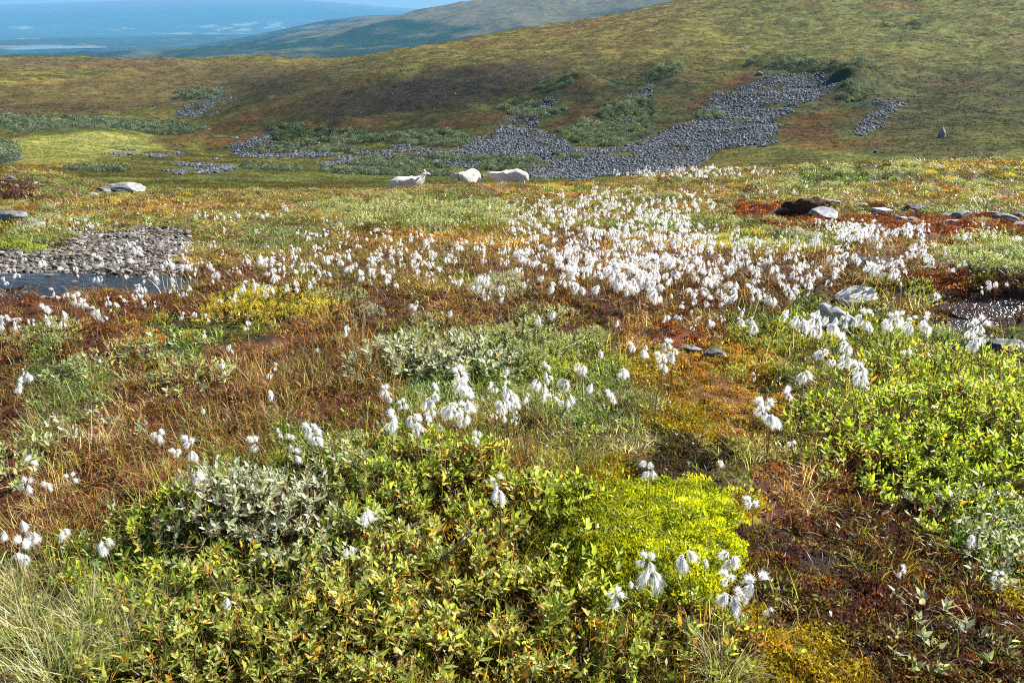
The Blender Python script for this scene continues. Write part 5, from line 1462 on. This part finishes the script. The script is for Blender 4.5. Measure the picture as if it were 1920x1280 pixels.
ORD = ['first', 'second', 'third', 'fourth', 'fifth', 'sixth', 'seventh', 'eighth', 'ninth', 'tenth', 'eleventh', 'twelfth', 'thirteenth', 'fourteenth', 'fifteenth', 'sixteenth', 'seventeenth', 'eighteenth', 'nineteenth', 'twentieth', 'twenty-first', 'twenty-second', 'twenty-third', 'twenty-fourth', 'twenty-fifth', 'twenty-sixth', 'twenty-seventh', 'twenty-eighth', 'twenty-ninth', 'thirtieth']
SHAPE = ['three-lobed', 'spiky-topped', 'drooping', 'ragged star-like', 'single plump', 'full bushy', 'small loose', 'thin wispy']
labels = {}
for k, ii in landm.items():
    ii.sort(key=lambda q: HP_[q][0])
    for j, i in enumerate(ii):
        pos = 'the only one' if len(ii) == 1 else ('leftmost' if j == 0 else 'rightmost' if j == len(ii) - 1 else ORD[j] + ' from left')
        labels[i] = ('%s cotton grass head by %s, %s' % (SHAPE[allh[i][3]], LM[k][2], pos), 'cotton grass heads by ' + LM[k][2])
for i in indiv:
    i = int(i)
    a = allh[i]
    h = float(hgt[i]); s = float(wsize[i]) / .052
    sk = int(RNG.integers(0, 6)); sm, lx, ly = STEMS[sk]
    rz = RNG.uniform(-.6, .6)
    ex, ey = (lx * math.cos(rz) - ly * math.sin(rz)) * h, (lx * math.sin(rz) + ly * math.cos(rz)) * h
    root = link('cotton_grass', None, loc=(float(X[i]) - ex, float(Y[i]) - ey, float(Z[i])))
    lb, gr = labels.get(i, ('fluffy white cotton grass head standing by the stream at the left' if a[4] == 'left' else 'fluffy white cotton grass head within the dense white drift', 'cotton grass on the left' if a[4] == 'left' else 'cotton grass of the dense drift'))
    tag(root, lb, 'cotton grass', gr)
    st_ = link('stem', sm, root, rot=(0, 0, rz), scl=(h * .7, h * .7, h))
    st_.scale = (h, h, h)
    st_.scale = (h, h, h)
    me = (CT if HS[i] > 15 else CTL)[a[3] % (8 if HS[i] > 15 else 6)]
    link('tuft', me, root, loc=(ex, ey, h + .2 * float(wsize[i])), rot=(RNG.normal(0, .2), RNG.normal(0, .2), RNG.uniform(0, 6.28)), scl=s)
    if HS[i] > 22: link('bracts', BUD, root, loc=(ex, ey, h), scl=1.2 * s)

def plant_far(k):
    hv = CTL[k]; n0 = len(hv.vertices)
    co = np.zeros(n0 * 3, np.float32); hv.vertices.foreach_get('co', co); co = co.reshape(-1, 3)
    fc = np.zeros(len(hv.polygons) * 3, np.int32); hv.polygons.foreach_get('vertices', fc); fc = fc.reshape(-1, 3)
    t = .0018
    V = np.concatenate([co, [(-t, 0, -.2), (t, 0, -.2), (0, t, 0), (0, t, -.2)]]); Fc = np.concatenate([fc, [(n0, n0 + 1, n0 + 2), (n0 + 1, n0 + 3, n0 + 2)]])
    return mesh_np('cotton_plant', V, Fc, [M_COTTON, M_STEM], False, None, [0] * len(fc) + [1, 1])
FARP = [plant_far(k) for k in range(6)]
m = len(rest)
s = wsize[rest] / .052
gn_scatter('distant_cotton_grass', np.stack([X, Y, Z + hgt], -1)[rest], rand_tilt(m, .18), s[:, None] * np.ones(3), RNG.integers(0, 6, m), np.ones((m, 3)), FARP, 'drift of white cotton grass heads in the middle distance')
print('cotton rest', m)

# ------------------------------------------------------------------ sheep
def skin_mesh(name, pts, edges, mat, sub=2, root=0):
    me = bpy.data.meshes.new(name)
    me.from_pydata([p[:3] for p in pts], edges, [])
    o = bpy.data.objects.new(name, me); COL.objects.link(o)
    md = o.modifiers.new('skin', 'SKIN'); md.use_smooth_shade = True
    for i, p in enumerate(pts):
        rr = p[3] if isinstance(p[3], tuple) else (p[3], p[3])
        me.skin_vertices[0].data[i].radius = rr
    me.skin_vertices[0].data[root].use_root = True
    sb = o.modifiers.new('sub', 'SUBSURF'); sb.levels = sub; sb.render_levels = sub
    rm_ = o.modifiers.new('remesh', 'REMESH'); rm_.mode = 'VOXEL'; rm_.voxel_size = .022; rm_.use_smooth_shade = True
    sm_ = o.modifiers.new('smooth', 'SMOOTH'); sm_.factor = .5; sm_.iterations = 14
    dg = bpy.context.evaluated_depsgraph_get(); dg.update()
    out = bpy.data.meshes.new_from_object(o.evaluated_get(dg)); out.name = name
    bpy.data.objects.remove(o); bpy.data.meshes.remove(me)
    out.materials.clear(); out.materials.append(mat)
    for p in out.polygons: p.use_smooth = True
    return out
def mat_wool():
    t = NT('sheep_wool')
    co = t.n('ShaderNodeTexCoord').outputs['Object']
    n = t.noise(9, 5, co)
    c = t.ramp(n.outputs['Fac'], [(.3, (.66, .60, .52)), (.7, (.88, .85, .78))]).outputs[0]
    p = t.n('ShaderNodeBsdfPrincipled', i_Roughness=.95); p.inputs['Specular IOR Level'].default_value = .05
    t.l(c, p.inputs['Base Color'])
    n2 = t.noise(26, 4, co); b = t.n('ShaderNodeBump', i_Strength=1.0, i_Distance=.06)
    t.l(n2.outputs['Fac'], b.inputs['Height']); t.l(b.outputs[0], p.inputs['Normal']); t.l(p.outputs[0], t.out.inputs['Surface'])
    return t.m
M_WOOL = mat_wool()
M_EAR = mat_plain('sheep_ear_skin', (.55, .36, .30)); M_NOSE = mat_plain('sheep_nose', (.10, .08, .08)); M_COLLAR = mat_plain('sheep_collar', (.30, .10, .06)); M_EYE = mat_plain('sheep_eye', (.02, .015, .01), .3)


def sheep(px, r, rz, neck, head, muz, label, collar=False, rump_up=0., scale=1.0):
    a, b, _ = pix_dir(px, 345); hr = math.hypot(a, b); X, Y = a / hr * r, b / hr * r
    Z = float(ground_z(X, Y))
    root = link('sheep', None, loc=(X, Y, Z), rot=(0, 0, rz), scl=scale)
    tag(root, label, 'sheep', 'three white sheep on the brow')
    pts = [(-.10, 0, .64, (.27, .26)), (-.34, 0, .66 + rump_up * .5, (.27, .27)), (-.54, 0, .62 + rump_up * .4, (.17, .17)), (.16, 0, .61, (.27, .25)), (.38, 0, .62, (.22, .22)),
           (*neck, (.135, .145)), (*head, (.085, .095)), (*muz, (.045, .045)),
           (-.42, .15, .48, .12), (-.46, .15, .30, .06), (-.40, .15, .04, .04), (-.42, -.15, .48, .12), (-.46, -.15, .30, .06), (-.40, -.15, .04, .04),
           (.34, .13, .45, .10), (.36, .13, .24, .05), (.35, .13, .03, .04), (.34, -.13, .45, .10), (.36, -.13, .24, .05), (.35, -.13, .03, .04), (-.64, 0, .48 + rump_up * .3, .05)]
    ed = [(0, 1), (1, 2), (0, 3), (3, 4), (4, 5), (5, 6), (6, 7), (1, 8), (8, 9), (9, 10), (1, 11), (11, 12), (12, 13), (4, 14), (14, 15), (15, 16), (4, 17), (17, 18), (18, 19), (2, 20)]
    body = skin_mesh('body', pts, ed, M_WOOL, 2)
    link('body', body, root)
    H = Vector(head); Mz = Vector(muz); fd = (Mz - H).normalized(); up = Vector((0, 0, 1)); sd = fd.cross(up).normalized(); u2 = sd.cross(fd)
    for s_ in (-1, 1):
        base = H - fd * .03 + u2 * .06 + sd * s_ * .07
        tip = base + sd * s_ * .13 + u2 * .03 - fd * .03
        V = [base + fd * .03, base - fd * .03, tip, (base + tip) * .5 + fd * .045, (base + tip) * .5 - fd * .035 + u2 * .01]
        link('ear', mesh_np('ear', V + [v - u2 * .012 for v in V], [(0, 3, 4), (0, 4, 1), (3, 2, 4), (5, 9, 8), (5, 6, 9), (8, 9, 7), (0, 5, 3), (3, 5, 8), (3, 8, 2), (2, 8, 7)], [M_EAR]), root)
        link('eye', mesh_np('eye', BUDV * .014 + np.array(H + fd * .06 + u2 * .035 + sd * s_ * .075), BUDF, [M_EYE], True), root)
    link('nose', mesh_np('nose', BUDV * np.array([.03, .03, .028]) + np.array(Mz + fd * .035), BUDF, [M_NOSE], True), root)
    if collar:
        N_ = Vector(neck); C0 = (N_ * .55 + H * .45); ax = (H - N_).normalized(); u = ax.orthogonal().normalized(); v = ax.cross(u)
        link('collar', tubes('collar', [[tuple(C0 + (u * math.cos(t) + v * math.sin(t)) * .135) for t in [k * 6.2832 / 16 for k in range(17)]]], .016, .016, M_COLLAR, 5), root)
    return root
SHP = [sheep(764, 26.0, 0.25, (.55, 0, .78), (.66, .02, .97), (.86, .0, .90), 'white sheep on the left of the three, head raised and looking right', scale=.9),
       sheep(880, 25.4, math.radians(252), (.50, -.06, .80), (.58, -.26, .82), (.60, -.49, .72), 'rounded middle sheep facing the camera, dark nosed head turned left, red collar', collar=True, scale=.97),
       sheep(956, 25.7, math.pi - .12, (.56, 0, .70), (.76, .02, .74), (.93, .03, .66), 'right hand white sheep with raised rump and head lowered to the left', rump_up=.12, scale=.93)]

# ------------------------------------------------------------------ the air
V = [(-27000, -27000, -900), (27000, -27000, -900), (27000, 27000, -900), (-27000, 27000, -900)]
V += [(a, b, 430) for a, b, _ in V]
hz_me = bpy.data.meshes.new('haze')
hz_me.from_pydata(V, [], [(0, 3, 2, 1), (4, 5, 6, 7), (0, 1, 5, 4), (1, 2, 6, 5), (2, 3, 7, 6), (3, 0, 4, 7)])
t = NT('blue_air')
pv = t.n('ShaderNodeVolumePrincipled'); pv.inputs['Color'].default_value = (.17, .50, .86, 1); pv.inputs['Density'].default_value = 7.0e-5
pv.inputs['Anisotropy'].default_value = 0.0
t.l(pv.outputs[0], t.out.inputs['Volume'])
hz_me.materials.append(t.m)
haze = link('haze', hz_me); haze['kind'] = 'stuff'; haze['label'] = 'pale blue air haze over the far valley'
